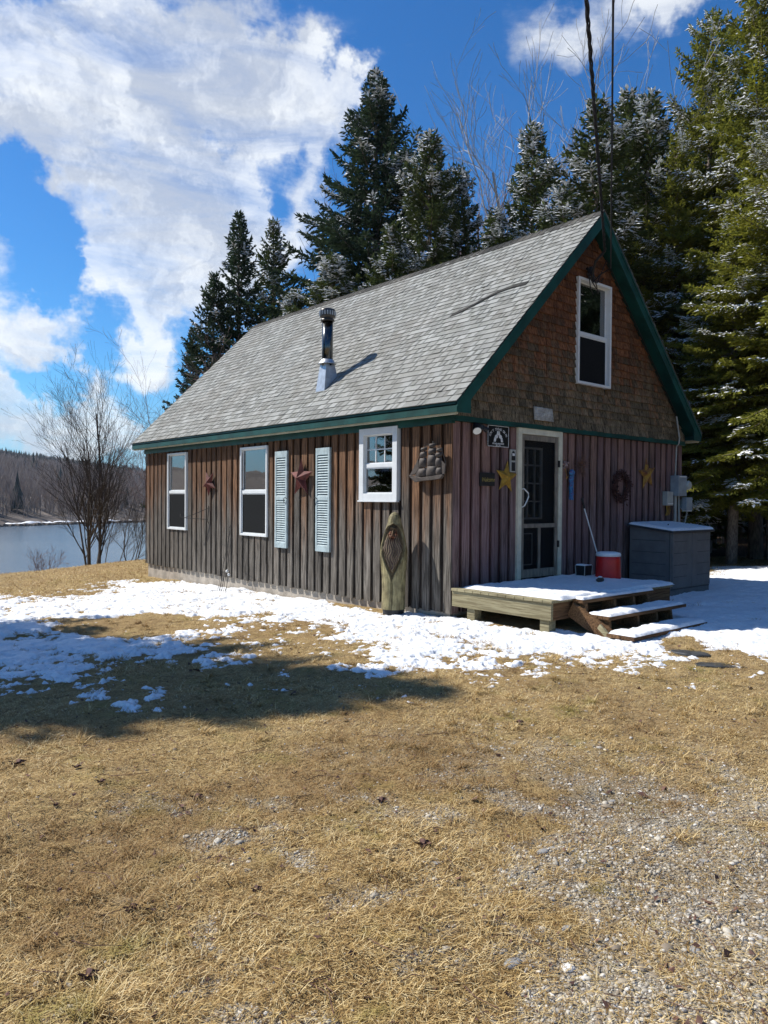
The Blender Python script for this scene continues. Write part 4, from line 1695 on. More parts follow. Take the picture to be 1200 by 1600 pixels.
mb.add([(2.41, -.42, bz), (2.59, -.42, bz), (2.59, -.28, bz), (2.41, -.28, bz), (2.40, -.43, bz + .17), (2.60, -.43, bz + .17), (2.60, -.27, bz + .17), (2.40, -.27, bz + .17)],
       [(0, 3, 2, 1), (4, 5, 6, 7), (0, 1, 5, 4), (1, 2, 6, 5), (2, 3, 7, 6), (3, 0, 4, 7)])
mb.build('body', M['black'], bn, bevel=.004)
mb = MB()
for (a, b) in (((2.41, -.425), (2.40, -.435)), ((2.59, -.425), (2.60, -.435)), ((2.41, -.28), (2.40, -.27))):
    mb = MB()
    mb.obox((a[0], a[1], bz), (b[0], b[1], bz + .17), .01, .01)
    mb.build('edge_trim', M['boxgrey'], bn)
snow_slab('snow', 2.40, 2.60, -.43, -.27, bz + .17, .02, bn, 44, 24, .002)
cl = thing('clod', 'small dark lump sitting in the snow in front of the red bucket', 'lump', (2.0, -.98, DZ + .03))
rr_ = np.random.default_rng(3)
mb = MB()
mb.add(v2 * (1 + rr_.normal(0, .08, (len(v2), 1))) * [.062, .05, .04] + [1.96, -.98, DZ + .06], f2)
mb.build('lump', M['bark_dark'], cl, smooth=True)
mb = MB()
mb.add(v2 * (1 + rr_.normal(0, .06, (len(v2), 1))) * [.036, .03, .014] + [1.965, -.975, DZ + .098], f2)
mb.build('snow', M['snow'], cl, smooth=True)
pl = thing('broom', 'thin pale pole with a black grip leaning on the wall behind the red bucket', 'pole', (3.0, -.36, .36))
mb = MB()
mb.tube([(3.16, -.26, .36), (2.915, -.05, 1.44)], .010, 8)
mb.build('pole', M['whiteplastic'], pl)
mb = MB()
mb.tube([(2.93, -.062, 1.38), (2.903, -.035, 1.54)], [.016, .018], 8)
mb.build('grip', M['black'], pl)

# ------------------------------------------------------------------ deck box
sb = thing('storage_box', 'grey resin garden storage box with a snowy sloping lid beside the porch', 'storage box', (4.85, -.47, -.05))
mb = MB()
bx0, bx1, by0, by1 = 4.18, 5.52, -.84, -.10
mb.box((bx0 + .01, by0 + .01, -.12), (bx1 - .01, by1, 1.02))
P = [(by0 + .01, 1.02), (by1, 1.02), (by1, 1.14)]
mb.build('body', M['shedgrey'], sb, bevel=.008)
mb = MB()
P = [(by0 + .01, 1.0), (by1, 1.0), (by1, 1.10), (by0 + .01, 1.03)]
mb.prism(P, 0, bx0 + .011, bx1 - .011)
mb.build('gable_panel', M['shedgrey'], sb)
# doors on the front, moulded siding lines
mb = MB()
for (a, b) in ((bx0 + .03, (bx0 + bx1) / 2 - .006), ((bx0 + bx1) / 2 + .006, bx1 - .03)):
    mb.box((a, by0 - .012, .10), (b, by0 + .009, .99))
dr = mb.build('door', M['shedgrey'], sb, bevel=.006)
mb = MB()
for i in range(4):
    z = .28 + i * .19
    for (a, b) in ((bx0 + .07, bx0 + .07 + .42), (bx1 - .07 - .42, bx1 - .07)):
        mb.box((a, by0 - .016, z), (b, by0 - .0125, z + .010))
mb.build('moulded_line', M['shedline'], dr)
mb = MB()
for i in range(5):
    z = .10 + i * .19
    mb.box((bx0 + .004, by0 + .10, z), (bx0 + .0095, by1 - .05, z + .010))
mb.box((bx0 + .003, by0 + .02, -.1), (bx0 + .0095, by0 + .035, 1.0))
mb.box((bx0 + .02, by0 + .004, .075), (bx1 - .02, by0 + .0095, .09))
mb.build('moulded_line', M['shedline'], sb)
mb = MB()
P = [(by0 - .05, .995), (by0 - .05, 1.03), (by1 + .03, 1.125), (by1 + .03, 1.09)]
mb.prism(P[::-1], 0, bx0 - .04, bx1 + .05)
lid = mb.build('lid', M['lidgrey'], sb, bevel=.006)
n, m_ = 70, 45
U, V_ = np.meshgrid(np.linspace(0, 1, n), np.linspace(0, 1, m_), indexing='ij')
X = bx0 - .03 + (bx1 - bx0 + .08) * U
Y = by0 - .04 + (by1 - by0 + .05) * V_
e = np.minimum(np.minimum(U, 1 - U) * 1.4, np.minimum(V_, 1 - V_) * .8)
Z = 1.033 + (Y - by0 + .05) / .87 * .095 + .04 * np.clip(e / .05, 0, 1) ** .5 * (1 + .5 * fbm(X * 2.5, Y * 2.5, 8, 3))
Z = np.where(e <= 0, Z - .003, Z)
mb = MB()
mb.grid(np.stack([X, Y, Z], -1))
mb.build('snow', M['snow'], lid, smooth=True)
for (x, y) in ((4.62, -.55), (5.42, -.45)):
    mb = MB()
    mb.add(ico()[0] * .012 + [x, y, 1.033 + (y - by0 + .05) / .87 * .095 + .048], ico()[1])
    mb.build('speck', M['black'], lid)

# ------------------------------------------------------------------ barn stars


def star(mb, ctr, r, depth, wall, rot=0, inner=.42, sq=1.0):
    """five point raised tin star; wall L faces -x, wall G faces -y"""
    pts = []
    for i in range(10):
        a = rot + pi / 2 + i * pi / 5
        q = r if i % 2 == 0 else r * inner
        pts.append((q * cos(a) * sq, q * sin(a)))
    V = []
    for (u, z) in pts:
        V.append((ctr[0], ctr[1] - u, ctr[2] + z) if wall == 'L' else (ctr[0] + u, ctr[1], ctr[2] + z))
    n = np.array((-1, 0, 0) if wall == 'L' else (0, -1, 0), float)
    V.append(tuple(np.array(ctr) + n * depth))
    V.append(tuple(np.array(ctr) + n * .002))
    F = [(i, (i + 1) % 10, 10) for i in range(10)] + [((i + 1) % 10, i, 11) for i in range(10)]
    if wall == 'L':
        pass
    mb.add(V, F)


def wall_star(loc, r, depth, wall, mat, label, rot=0, sq=1.0):
    mb = MB()
    star(mb, loc, r, depth, wall, rot, sq=sq)
    o = mb.build('barn_star', mat, org=loc)
    return tag(o, label, 'star decoration', 'metal stars hung on the cabin walls')


wall_star((-.03, 6.56, 1.80), .27, .075, 'L', M['rust'], 'small rusty red star between the two left windows', .55)
wall_star((-.035, 3.38, 1.84), .33, .10, 'L', M['rust'], 'larger rusty red star between the pale blue shutters', .0)
wall_star((1.09, -.02, 1.82), .24, .06, 'G', M['yellowtin'], 'mustard yellow star beside the welcome board near the door', -.1)
wall_star((4.86, -.02, 1.97), .29, .07, 'G', M['yellowrust'], 'yellow and rust star to the right of the wreath', .12)

# ------------------------------------------------------------------ iron bracket, trellis, star stake
mb = MB()
mb.tube([(-.01, 6.62, 1.35), (-.03, 6.62, 1.05), (-.01, 6.62, 1.0)], .007, 5)
mb.tube([(-.03, 6.62, 1.30), (-.20, 6.95, 1.16), (-.24, 7.1, 1.13)], .006, 5)
mb.tube([(-.03, 6.62, 1.08), (-.12, 6.85, 1.09), (-.22, 7.1, 1.10), (-.28, 7.3, 1.12), (-.26, 7.33, 1.17)], .007, 5)
o = mb.build('plant_bracket', M['blackiron'], org=(-.03, 6.62, 1.2))
tag(o, 'black iron plant bracket on the wall right of the left window', 'bracket')
tr = thing('garden_trellis', 'bent wire plant stakes leaning at the wall below the middle window', 'trellis', (-.35, 5.4, -.22))
mb = MB()
b0 = np.array([-.38, 5.35, -.25])
for (dy, dz, lean, r_) in ((0, 1.05, .12, .004), (.07, .95, .16, .004), (.14, 1.1, .05, .0045), (-.08, .9, .22, .0035)):
    mb.tube([b0 + [0, dy, 0], b0 + [.1, dy + .02, dz * .5], b0 + [.24, dy + lean, dz], b0 + [.25, dy + lean + .05, dz + .09], b0 + [.26, dy + lean + .0, dz + .15]], r_, 5)
for z in (.35, .62, .86):
    mb.tube([b0 + [.08, -.12, z], b0 + [.12, .3, z + .04]], .0035, 5)
for k in range(5):
    a = rr_.uniform(-.2, .25)
    mb.tube([b0 + [-.08, a, -.02], b0 + [.0, a + .04, .18], b0 + [.06, a + .12, .3 + .2 * rr_.random()]], .0035, 4)
mb.tube([b0 + [-.1, -.35, .0], b0 + [-.02, -.1, .12]], .004, 4)
mb.build('wire', M['blackiron'], tr)
mb = MB()
for (dy, dz) in ((.0, .42), (-.06, .36)):
    mb.lathe([(0, -.03), (.026, -.015), (.03, 0), (.02, .02), (0, .03)], tuple(b0 + [.08, dy, dz]), 10)
mb.build('insulator', M['whiteplastic'], tr)

# ------------------------------------------------------------------ sailing ship
SX = -.05
ship = thing('ship_plaque', 'grey cast sailing ship ornament with full sails right of the small window', 'ship ornament', (SX, .4, 1.98))
PY = lambda p: .73 - (p - 645.7) * .01237
PZ = lambda q, p: 2.272 - (q - 690) * .00846 + (p - 672) * .0006


def cpt(cx, cy):
    """ornament drawing units (0..1200, 0..1333) to wall"""
    p = 630 + cx / 13.33
    q = 670 + cy / 13.33
    return PY(p), PZ(q, p)


SAILS = [(460, 370, 560, 440), (440, 460, 560, 575), (420, 590, 555, 790), (395, 810, 560, 985),
         (630, 310, 730, 395), (610, 410, 745, 530), (590, 545, 750, 770), (570, 780, 760, 1000),
         (780, 430, 870, 500), (760, 515, 870, 610), (760, 625, 865, 815), (770, 830, 880, 990)]
for (a, b, c, d) in SAILS:
    n = 9
    V = []
    for i in range(n):
        for j in range(n):
            u, v = i / (n - 1), j / (n - 1)
            sk = .10 * (c - a) * (v)
            xx = a - sk + (c - a + sk) * u + 10 * sin(v * pi) * (u - .5)
            yy = b + (d - b) * v + 10 * sin(u * pi)
            y_, z_ = cpt(xx, yy)
            bul = .045 * (sin(pi * min(1, max(0, u))) ** .6) * (.35 + .65 * sin(pi * v) ** .7)
            V.append((SX - .01 - bul, y_, z_))
    P = np.array(V).reshape(n, n, 3)
    mb = MB()
    mb.grid(P, flip=True)
    P2 = P.copy()
    P2[..., 0] = SX - .004
    mb.grid(P2)
    edge = [(i, 0) for i in range(n)] + [(n - 1, j) for j in range(1, n)] + [(i, n - 1) for i in range(n - 2, -1, -1)] + [(0, j) for j in range(n - 2, 0, -1)]
    V = [P[e] for e in edge] + [P2[e] for e in edge]
    k = len(edge)
    mb.add(V, [(i, (i + 1) % k, k + (i + 1) % k, k + i) for i in range(k)])
    mb.build('sail', M['pewter'], ship, smooth=True)
mb = MB()
hull = [(230, 965), (330, 1000), (520, 1010), (700, 1005), (900, 990), (920, 1010), (870, 1075), (700, 1085), (500, 1085), (350, 1100), (300, 1040)]
hp = [cpt(*q) for q in hull]
mb.prism([(a, b) for a, b in hp], 0, SX - .045, SX)
mb.build('hull', M['pewter'], ship, bevel=.004)
mb = MB()
for (xm, yt) in ((520, 330), (690, 265), (825, 400)):
    a, b = cpt(xm, yt), cpt(xm + 10, 1000)
    mb.tube([(SX - .012, *a), (SX - .012, *b)], .008, 6)
a, b = cpt(210, 945), cpt(480, 1020)
mb.tube([(SX - .02, *a), (SX - .02, *b)], .008, 6)
mb.build('mast', M['pewter'], ship)
mb = MB()
for (a, b, r_) in (((220, 945), (470, 450), .005), ((225, 945), (470, 640), .005), ((460, 590), (560, 300), .003), ((560, 900), (640, 320), .005), ((740, 400), (800, 440), .004),
                   ((880, 500), (960, 800), .004), ((620, 300), (560, 380), .004)):
    mb.tube([(SX - .012, *cpt(*a)), (SX - .012, *cpt(*b))], r_, 5)
mb.build('rigging', M['pewter'], ship)
for tri in ([(220, 940), (400, 610), (420, 820), (330, 930)], [(330, 965), (400, 830), (400, 990)], [(880, 700), (950, 790), (940, 985), (890, 985)]):
    mb = MB()
    q = [cpt(*t) for t in tri]
    mb.prism(q, 0, SX - .026, SX - .005)
    mb.build('sail', M['pewter'], ship, bevel=.004)

# ------------------------------------------------------------------ carved statue
SXY = np.array([-.235, .855])
sg = float(ground(np.array([SXY[0]]), np.array([SXY[1]]))[0])
stt = thing('carved_statue', 'chainsaw carved log statue of a hooded bearded man under the small window', 'statue', (SXY[0], SXY[1], sg))
zb, ht = sg + .085, 1.33
nt_, nz_ = 150, 330
th = np.linspace(-pi, pi, nt_, endpoint=False)
zz = np.linspace(0, 1, nz_)
T, Zf = np.meshgrid(th, zz)
hts = [0, .05, .2, .4, .55, .62, .68, .76, .83, .88, .93, .97, .99, 1.0]
rad = [.166, .160, .160, .170, .182, .180, .165, .142, .122, .100, .088, .062, .035, .0]
R_ = np.interp(Zf, hts, rad)
ks = np.maximum(0, np.cos(T))
ang = T   # 0 is the front
colr = np.ones(T.shape + (3,))
g = fbm(T * 3, Zf * 9, 3, 4)
R_ = R_ + .004 * g * (Zf < .97) + .0035 * fbm(T * 14, Zf * 4, 8, 3) * (Zf < .96)


def face(t0, z0, st, sz):
    return np.exp(-((ang - t0) / st) ** 2 - ((Zf - z0) / sz) ** 2)


# hood opening: recess with a pointed cloak edge down to z=.30
halfw = np.interp(Zf, [.28, .36, .45, .55, .65, .74, .80, .86, .885], [0, .22, .55, .90, 1.12, 1.15, 1.05, .65, 0])
openm = sstep(halfw - np.abs(ang), 0, .09)
R_ = R_ - .028 * openm
rimm = np.exp(-((np.abs(ang) - halfw) / .07) ** 2) * (Zf > .28) * (Zf < .89)
R_ = R_ + .012 * rimm * sstep(np.abs(ang), 0, .1)
# beard: raised lobe with strand grooves
bw = np.interp(Zf, [.37, .46, .55, .63, .70, .76], [0, .42, .74, .90, .88, .6])
bm = sstep(bw - np.abs(ang), 0, .12) * (Zf < .78) * (Zf > .37)
wave = ang + .10 * np.sin(Zf * 38) + .05 * fbm(T * 2, Zf * 12, 17, 2)
strand = np.sin(wave * 34 + 5 * (Zf - .6) * np.sign(ang))
R_ = R_ + .030 * bm + .0055 * bm * strand
# moustache, nose, brows, eyes, cheeks
R_ = R_ + .022 * face(.17, .752, .17, .014) + .022 * face(-.17, .752, .17, .014)
R_ = R_ + .040 * face(0, .782, .085, .022) + .020 * face(0, .812, .055, .028)
R_ = R_ + .022 * face(.22, .838, .17, .010) + .022 * face(-.22, .838, .17, .010)
R_ = R_ + .014 * face(.33, .785, .14, .018) + .014 * face(-.33, .785, .14, .018)
R_ = R_ - .012 * face(.22, .815, .09, .010) - .012 * face(-.22, .815, .09, .010)
R_ = R_ - .010 * face(0, .737, .13, .005)
# hat brim droop and folded sleeve lines
seam = np.exp(-((ang - .05 * np.sin(Zf * 9)) / .022) ** 2) * (Zf < .30)
R_ = R_ - .014 * seam
for (t0, sgn) in ((.95, 1), (-1.0, -1)):
    ln_ = t0 + sgn * .35 * (Zf - .45)
    R_ = R_ - .012 * np.exp(-((ang - ln_) / .04) ** 2) * (Zf > .22) * (Zf < .66)
R_ = R_ + .014 * np.exp(-((np.abs(ang) - 1.2) / .3) ** 2 - ((Zf - .55) / .12) ** 2)
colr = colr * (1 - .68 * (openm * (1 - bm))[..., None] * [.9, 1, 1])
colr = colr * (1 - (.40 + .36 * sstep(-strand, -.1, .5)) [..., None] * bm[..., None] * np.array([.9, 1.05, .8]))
red = np.clip(face(.33, .785, .2, .03) + face(-.33, .785, .2, .03) + face(0, .735, .2, .03), 0, 1)[..., None]
colr = colr * (1 - red) + np.array([.62, .20, .12]) * red
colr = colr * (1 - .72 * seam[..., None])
FA = math.atan2(-.62, -.78)      # facing direction
cA, sA = np.cos(FA + T), np.sin(FA + T)
lean = .012 * Zf
V = np.stack([SXY[0] + R_ * cA, SXY[1] + R_ * sA - lean, zb + ht * Zf], -1)
mb = MB()
i = np.arange(nz_ - 1)[:, None] * nt_
j = np.arange(nt_)[None]
F = np.stack([i + j, i + (j + 1) % nt_, i + nt_ + (j + 1) % nt_, i + nt_ + j], -1).reshape(-1, 4)
mb.add(V.reshape(-1, 3), F, np.clip(colr, .03, 1).reshape(-1, 3))
mb.add(V[0], [tuple(range(nt_))[::-1]])
mb.build('figure', M['carved'], stt, smooth=True)
mb = MB()
mb.lathe([(0, sg - .04), (.148, sg - .04), (.148, zb - .001), (0, zb - .001)], (SXY[0], SXY[1], 0), 24)
mb.build('base', M['black'], stt)

# ------------------------------------------------------------------ signs


def text_verts(body, size, shear=0.0, bold=.0):
    cu = bpy.data.curves.new('t', 'FONT')
    cu.body = body
    cu.size = size
    cu.align_x = 'CENTER'
    cu.align_y = 'CENTER'
    cu.shear = shear
    cu.offset = bold
    cu.extrude = .0006
    ob = bpy.data.objects.new('t', cu)
    COL.objects.link(ob)
    dg = bpy.context.evaluated_depsgraph_get()
    me = bpy.data.meshes.new_from_object(ob.evaluated_get(dg))
    v = np.array([tuple(q.co) for q in me.vertices])
    f = [tuple(p.vertices) for p in me.polygons]
    bpy.data.objects.remove(ob)
    bpy.data.curves.remove(cu)
    bpy.data.meshes.remove(me)
    return v, f


def put_text(mb, body, size, x, y, z, rot=0, shear=0, bold=0, sx=1.0):
    v, f = text_verts(body, size, shear, bold)
    if len(v) == 0:
        return
    u, w = v[:, 0] * sx, v[:, 1]
    uu = u * cos(rot) - w * sin(rot)
    ww = u * sin(rot) + w * cos(rot)
    mb.add(np.stack([x + uu, y - v[:, 2], z + ww], -1), f)


sgn = thing('warning_sign', 'square black sign with white arched lettering and two revolvers left of the door', 'sign', (.90, -.03, 2.38))
mb = MB()
mb.box((.675, -.030, 2.235), (1.12, -.022, 2.525))
mb.build('plate', M['signblack'], sgn)
mb = MB()
sx0_, sx1_, sz0_, sz1_ = .675, 1.12, 2.235, 2.525
for (a, b, c, d) in ((sx0_, sx1_, sz1_ - .008, sz1_), (sx0_, sx1_, sz0_, sz0_ + .008), (sx0_, sx0_ + .009, sz0_, sz1_), (sx1_ - .009, sx1_, sz0_, sz1_)):
    mb.box((a, -.0325, c), (b, -.0302, d))
arc = "DON'T TREAD ON ME"
cxs, czs, rx, rz = .8975, 2.348, .180, .125
for k, chx in enumerate(arc):
    if chx == ' ':
        continue
    a = radians(163 - 146 * k / (len(arc) - 1))
    put_text(mb, chx, .047, cxs + rx * cos(a), -.0305, czs + rz * sin(a) + .004, rot=math.atan2(-rz * cos(a), rx * sin(a)) * -1 if False else math.atan(-rz * cos(a) / (rx * max(.2, sin(a)))), bold=.0012, sx=.78)
put_text(mb, 'SECOND AMENDMENT', .026, cxs, -.0305, 2.277, bold=.0008, sx=.9)
put_text(mb, 'EST. 1791', .024, cxs, -.0305, 2.254, bold=.0006)
# two revolvers, muzzles crossing at the top
gun = [(0, .085), (.010, .085), (.014, .045), (.030, .030), (.034, .010), (.040, -.005), (.046, -.050), (.026, -.052), (.020, -.012), (.004, .004), (.002, .03), (-.004, .04)]
for s_ in (1, -1):
    P = [(cxs + s_ * (q[0] * 2.1 + .004), 2.358 + q[1] * 1.1) for q in gun]
    if s_ < 0:
        P = P[::-1]
    mb.prism(P[::-1], 1, -.0322, -.0302)
mb.build('print', M['signwhite'], sgn)

wel = thing('welcome_board', 'small dark board with gold welcome script beside the yellow star', 'sign', (.685, -.02, 1.78))
mb = MB()
mb.box((.535, -.03, 1.69), (.835, -.006, 1.87))
mb.build('plate', M['black'], wel, bevel=.003)
mb = MB()
put_text(mb, 'Welcome', .085, .69, -.0305, 1.775, rot=.02, shear=.4, bold=.0008, sx=.80)
mb.build('lettering', M['gold'], wel)

plq = thing('carved_plaque', 'pale grey carved plaque tilted above the door on the shingles', 'plaque', (1.865, -.07, 2.76))
mb = MB()
PV = [(1.645, 2.665), (2.085, 2.665), (2.055, 2.85), (1.63, 2.855)]
mb.prism(PV, 1, -.085, -.058)
mb.build('slab', M['slate'], plq, bevel=.006)
mb = MB()
for (a, b) in (((1.66, 2.685), (2.06, 2.685)), ((2.06, 2.685), (2.035, 2.83)), ((2.035, 2.83), (1.655, 2.835)), ((1.655, 2.835), (1.66, 2.685))):
    mb.obox((a[0], -.087, a[1]), (b[0], -.087, b[1]), .008, .008)
rp = np.random.default_rng(9)
for k in range(7):
    xx = 1.70 + k * .05
    zz_ = 2.75 + .02 * rp.normal()
    q = ico2()
    mb.add(q[0] * np.array([.026, .008, .03]) * (1 + rp.normal(0, .1, (len(q[0]), 1))) + [xx, -.084, zz_], q[1])
mb.tube([(1.68, -.087, 2.71), (1.80, -.088, 2.705), (1.95, -.087, 2.715), (2.03, -.087, 2.705)], .005, 5)
mb.tube([(1.69, -.087, 2.79), (1.75, -.088, 2.805), (1.85, -.088, 2.79), (1.95, -.087, 2.765), (2.02, -.087, 2.76)], .006, 5)
mb.build('relief', M['slate'], plq, smooth=True)

th_ = thing('thermometer', 'narrow grey framed thermometer board at the left edge of the door trim', 'thermometer', (1.225, -.03, 2.05))
mb = MB()
mb.box((1.165, -.03, 1.895), (1.285, -.004, 2.215))
mb.build('board', M['boxgrey'], th_, bevel=.004)
mb = MB()
P = [(1.185, 2.06), (1.265, 2.06), (1.265, 2.15), (1.245, 2.185), (1.225, 2.195), (1.205, 2.185), (1.185, 2.15)]
mb.prism(P, 1, -.033, -.0302)
mb.box((1.185, -.033, 1.91), (1.265, -.0302, 2.035))
mb.build('face', M['black'], th_)
mb = MB()
mb.box((1.20, -.0355, 2.125), (1.25, -.0332, 2.16))
mb.build('label_patch', M['signwhite'], th_)

# flood light
fl = thing('flood_light', 'black outdoor flood lamp under the eave near the cabin corner', 'lamp', (.44, -.06, 2.45))
mb = MB()
mb.lathe([(0, -.06), (.05, -.06), (.055, -.05), (.05, .0), (.0, .01)], (.50, -.06, 2.50), 14)
mb.box((.45, -.05, 2.43), (.55, -.004, 2.53))
mb.build('mount', M['black'], fl)
for (c, dr_) in (((.37, -.10, 2.44), (-.42, -.62, -.66)), ((.585, -.07, 2.455), (.75, -.35, -.45))):
    d = np.array(dr_)
    d = d / np.linalg.norm(d)
    p = np.array(c)
    mb = MB()
    q_ = 1.0 if c[0] < .5 else .62
    mb.tube([p - d * .11 * q_, p - d * .06 * q_, p, p + d * .045 * q_], np.array([.028, .045, .058, .062]) * q_, 18)
    hd = mb.build('lamp_head', M['black'], fl, smooth=False)
    if c[0] < .5:
        mb = MB()
        mb.tube([p + d * .0455, p + d * .05], [.056, .05], 18)
        mb.build('lens', M['lens'], hd)
mb = MB()
mb.tube([(.50, -.07, 2.49), (.42, -.09, 2.48), (.40, -.06, 2.50)], .012, 6)
mb.tube([(.50, -.07, 2.49), (.54, -.08, 2.47)], .012, 6)
mb.build('arm', M['black'], fl)

# ornaments right of the door
bell = thing('door_ornament', 'small copper and white bell like ornament just right of the door trim', 'ornament', (2.43, -.05, 2.05))
mb = MB()
for k in range(16):
    c = np.array([2.44, -.05, 2.05]) + rp.normal(0, 1, 3) * [.028, .014, .036]
    mb.add(ico()[0] * rp.uniform(.012, .024) + c, ico()[1])
mb.build('beads', M['bell'], bell, smooth=True)
mb = MB()
mb.tube([(2.44, -.03, 2.13), (2.45, -.04, 1.98), (2.49, -.04, 1.88), (2.50, -.035, 1.82)], .005, 5)
mb.add(ico()[0] * .018 + [2.49, -.04, 1.86], ico()[1])
mb.build('cord', M['yellowrust'], bell)
bn_ = thing('blue_banner', 'narrow bright blue hanging strip below the twig burst right of the door', 'hanging', (2.62, -.04, 1.72))
mb = MB()
q = ico2()
mb.add(q[0] * [.065, .035, .05] * (1 + rp.normal(0, .06, (len(q[0]), 1))) + [2.61, -.05, 1.93], q[1])
n = 24
U, V_ = np.meshgrid(np.linspace(-1, 1, 9), np.linspace(0, 1, n), indexing='ij')
P = np.stack([2.625 + U * (.05 - .008 * V_) + .006 * np.sin(V_ * 20), -.035 - .012 * np.cos(U * 1.5) + .006 * rp.normal(0, 1, U.shape), 1.91 - .40 * V_], -1)
mb.grid(P)
P2 = P.copy()
P2[..., 1] = -.018
mb.grid(P2, flip=True)
mb.build('cloth', M['bluenet'], bn_, smooth=False)
tw = thing('twig_burst', 'round burst of dry reddish twigs on the wall above the blue strip', 'ornament', (2.88, -.04, 2.04))
mb = MB()
for k in range(70):
    a = rp.uniform(0, 2 * pi)
    l_ = rp.uniform(.10, .25)
    c = np.array([2.88, -.03, 2.04])
    e = c + np.array([l_ * cos(a), -rp.uniform(0, .07), l_ * sin(a)])
    m1 = (c + e) / 2 + rp.normal(0, .015, 3) * [1, .3, 1]
    mb.tube([c, m1, e], [.0035, .003, .0015], 4)
    if k % 2:
        e2 = m1 + (e - m1) * .7 + rp.normal(0, .03, 3) * [1, .2, 1]
        mb.tube([m1, e2], [.0025, .001], 3)
mb.build('twigs', M['twig'], tw)
wr = thing('wreath', 'dark red grapevine wreath on the wall between the twig burst and the yellow rust star', 'wreath', (3.98, -.05, 1.74))
mb = MB()
cW = np.array([3.98, -.055, 1.745])
for k in range(9):
    t = np.linspace(0, 2 * pi, 40)
    ph = rp.uniform(0, 6.28)
    r_ = .20 + .035 * np.cos(t * rp.integers(4, 8) + ph)
    o_ = .03 * np.sin(t * rp.integers(4, 8) + ph)
    mb.tube(np.stack([cW[0] + r_ * np.cos(t), cW[1] + o_, cW[2] + r_ * 1.08 * np.sin(t)], -1), .009, 5, cap=False)
for k in range(230):
    a = rp.uniform(0, 2 * pi)
    r_ = .20 + rp.normal(0, .035)
    c = cW + [r_ * cos(a), rp.normal(-.015, .02), 1.08 * r_ * sin(a)]
    d = rp.normal(0, 1, 3)
    d /= np.linalg.norm(d)
    e = np.cross(d, rp.normal(0, 1, 3))
    e /= np.linalg.norm(e)
    mb.add([c, c + d * .03 + e * .014, c + d * .055, c + d * .03 - e * .014], [(0, 1, 2, 3)])
mb.build('vines', M['vine'], wr)

# ------------------------------------------------------------------ electric boxes
em = thing('electric_meter', 'tall grey metal meter cabinet with a round dial near the right cabin corner', 'meter', (5.85, -.1, 1.79))
mb = MB()
mb.box((5.70, -.165, 1.60), (6.00, -.004, 1.97))
mb.build('cabinet', M['metergrey'], em, bevel=.006)
mb = MB()
mb.box((5.73, -.170, 1.94), (5.97, -.1655, 1.96))
mb.build('latch', M['whiteplastic'], em)
mb = MB()
mb.tube([(6.06, -.01, 1.80), (6.06, -.17, 1.80), (6.06, -.2, 1.80)], [.085, .085, .06], 18)
mb.build('dial', M['boxgrey'], em)
mb = MB()
mb.tube([(5.80, -.05, 1.60), (5.80, -.05, .75)], .028, 10)
mb.tube([(5.92, -.05, 1.60), (5.92, -.06, 1.3), (5.96, -.05, .75)], .018, 8)
mb.build('conduit', M['boxgrey'], em)
mb = MB()
mb.tube([(5.83, -.03, 1.97), (5.86, -.03, 2.5), (5.86, -.075, 2.56), (5.86, -.085, 2.66), (5.80, -.075, 2.9), (5.79, -.06, 3.05)], .014, 8)
mb.build('service_cable', M['boxgrey'], em)
jb = thing('junction_box', 'smaller beige box left of and lower than the meter cabinet', 'electrical box', (5.53, -.07, 1.56))
mb = MB()
mb.box((5.42, -.10, 1.43), (5.64, -.004, 1.68))
mb.build('box', M['boxgrey'], jb, bevel=.008)
mb = MB()
mb.box((5.44, -.104, 1.455), (5.63, -.1005, 1.468))
mb.build('seam', M['whiteplastic'], jb)
mb = MB()
for xx in (5.49, 5.54, 5.59):
    mb.tube([(xx, -.05, 1.43), (xx + .01, -.06, 1.33), (xx - .02, -.05, 1.25)], .01, 6)
mb.build('wire', M['yellowrust'], jb)
jb2 = thing('cable_box', 'grey box right of and lower than the meter cabinet at the cabin corner', 'electrical box', (6.0, -.07, 1.46))
mb = MB()
mb.box((5.93, -.20, 1.34), (6.15, -.106, 1.58))
mb.box((5.98, -.105, 1.38), (6.10, -.004, 1.54))
mb.build('box', M['metergrey'], jb2, bevel=.006)
mb = MB()
mb.box((5.95, -.202, 1.325), (6.13, -.11, 1.338))
mb.build('seam', M['whiteplastic'], jb2)
mb = MB()
mb.tube([(6.06, -.15, 1.34), (6.06, -.1, 1.1), (6.05, -.03, .75)], .014, 6)
mb.build('wire', M['boxgrey'], jb2)

# ------------------------------------------------------------------ overhead cables
def catenary(a, b, sag, n=60):
    t = np.linspace(0, 1, n)[:, None]
    p = np.array(a) * (1 - t) + np.array(b) * t
    p[:, 2] -= sag * 4 * (t[:, 0] * (1 - t[:, 0]))
    return p


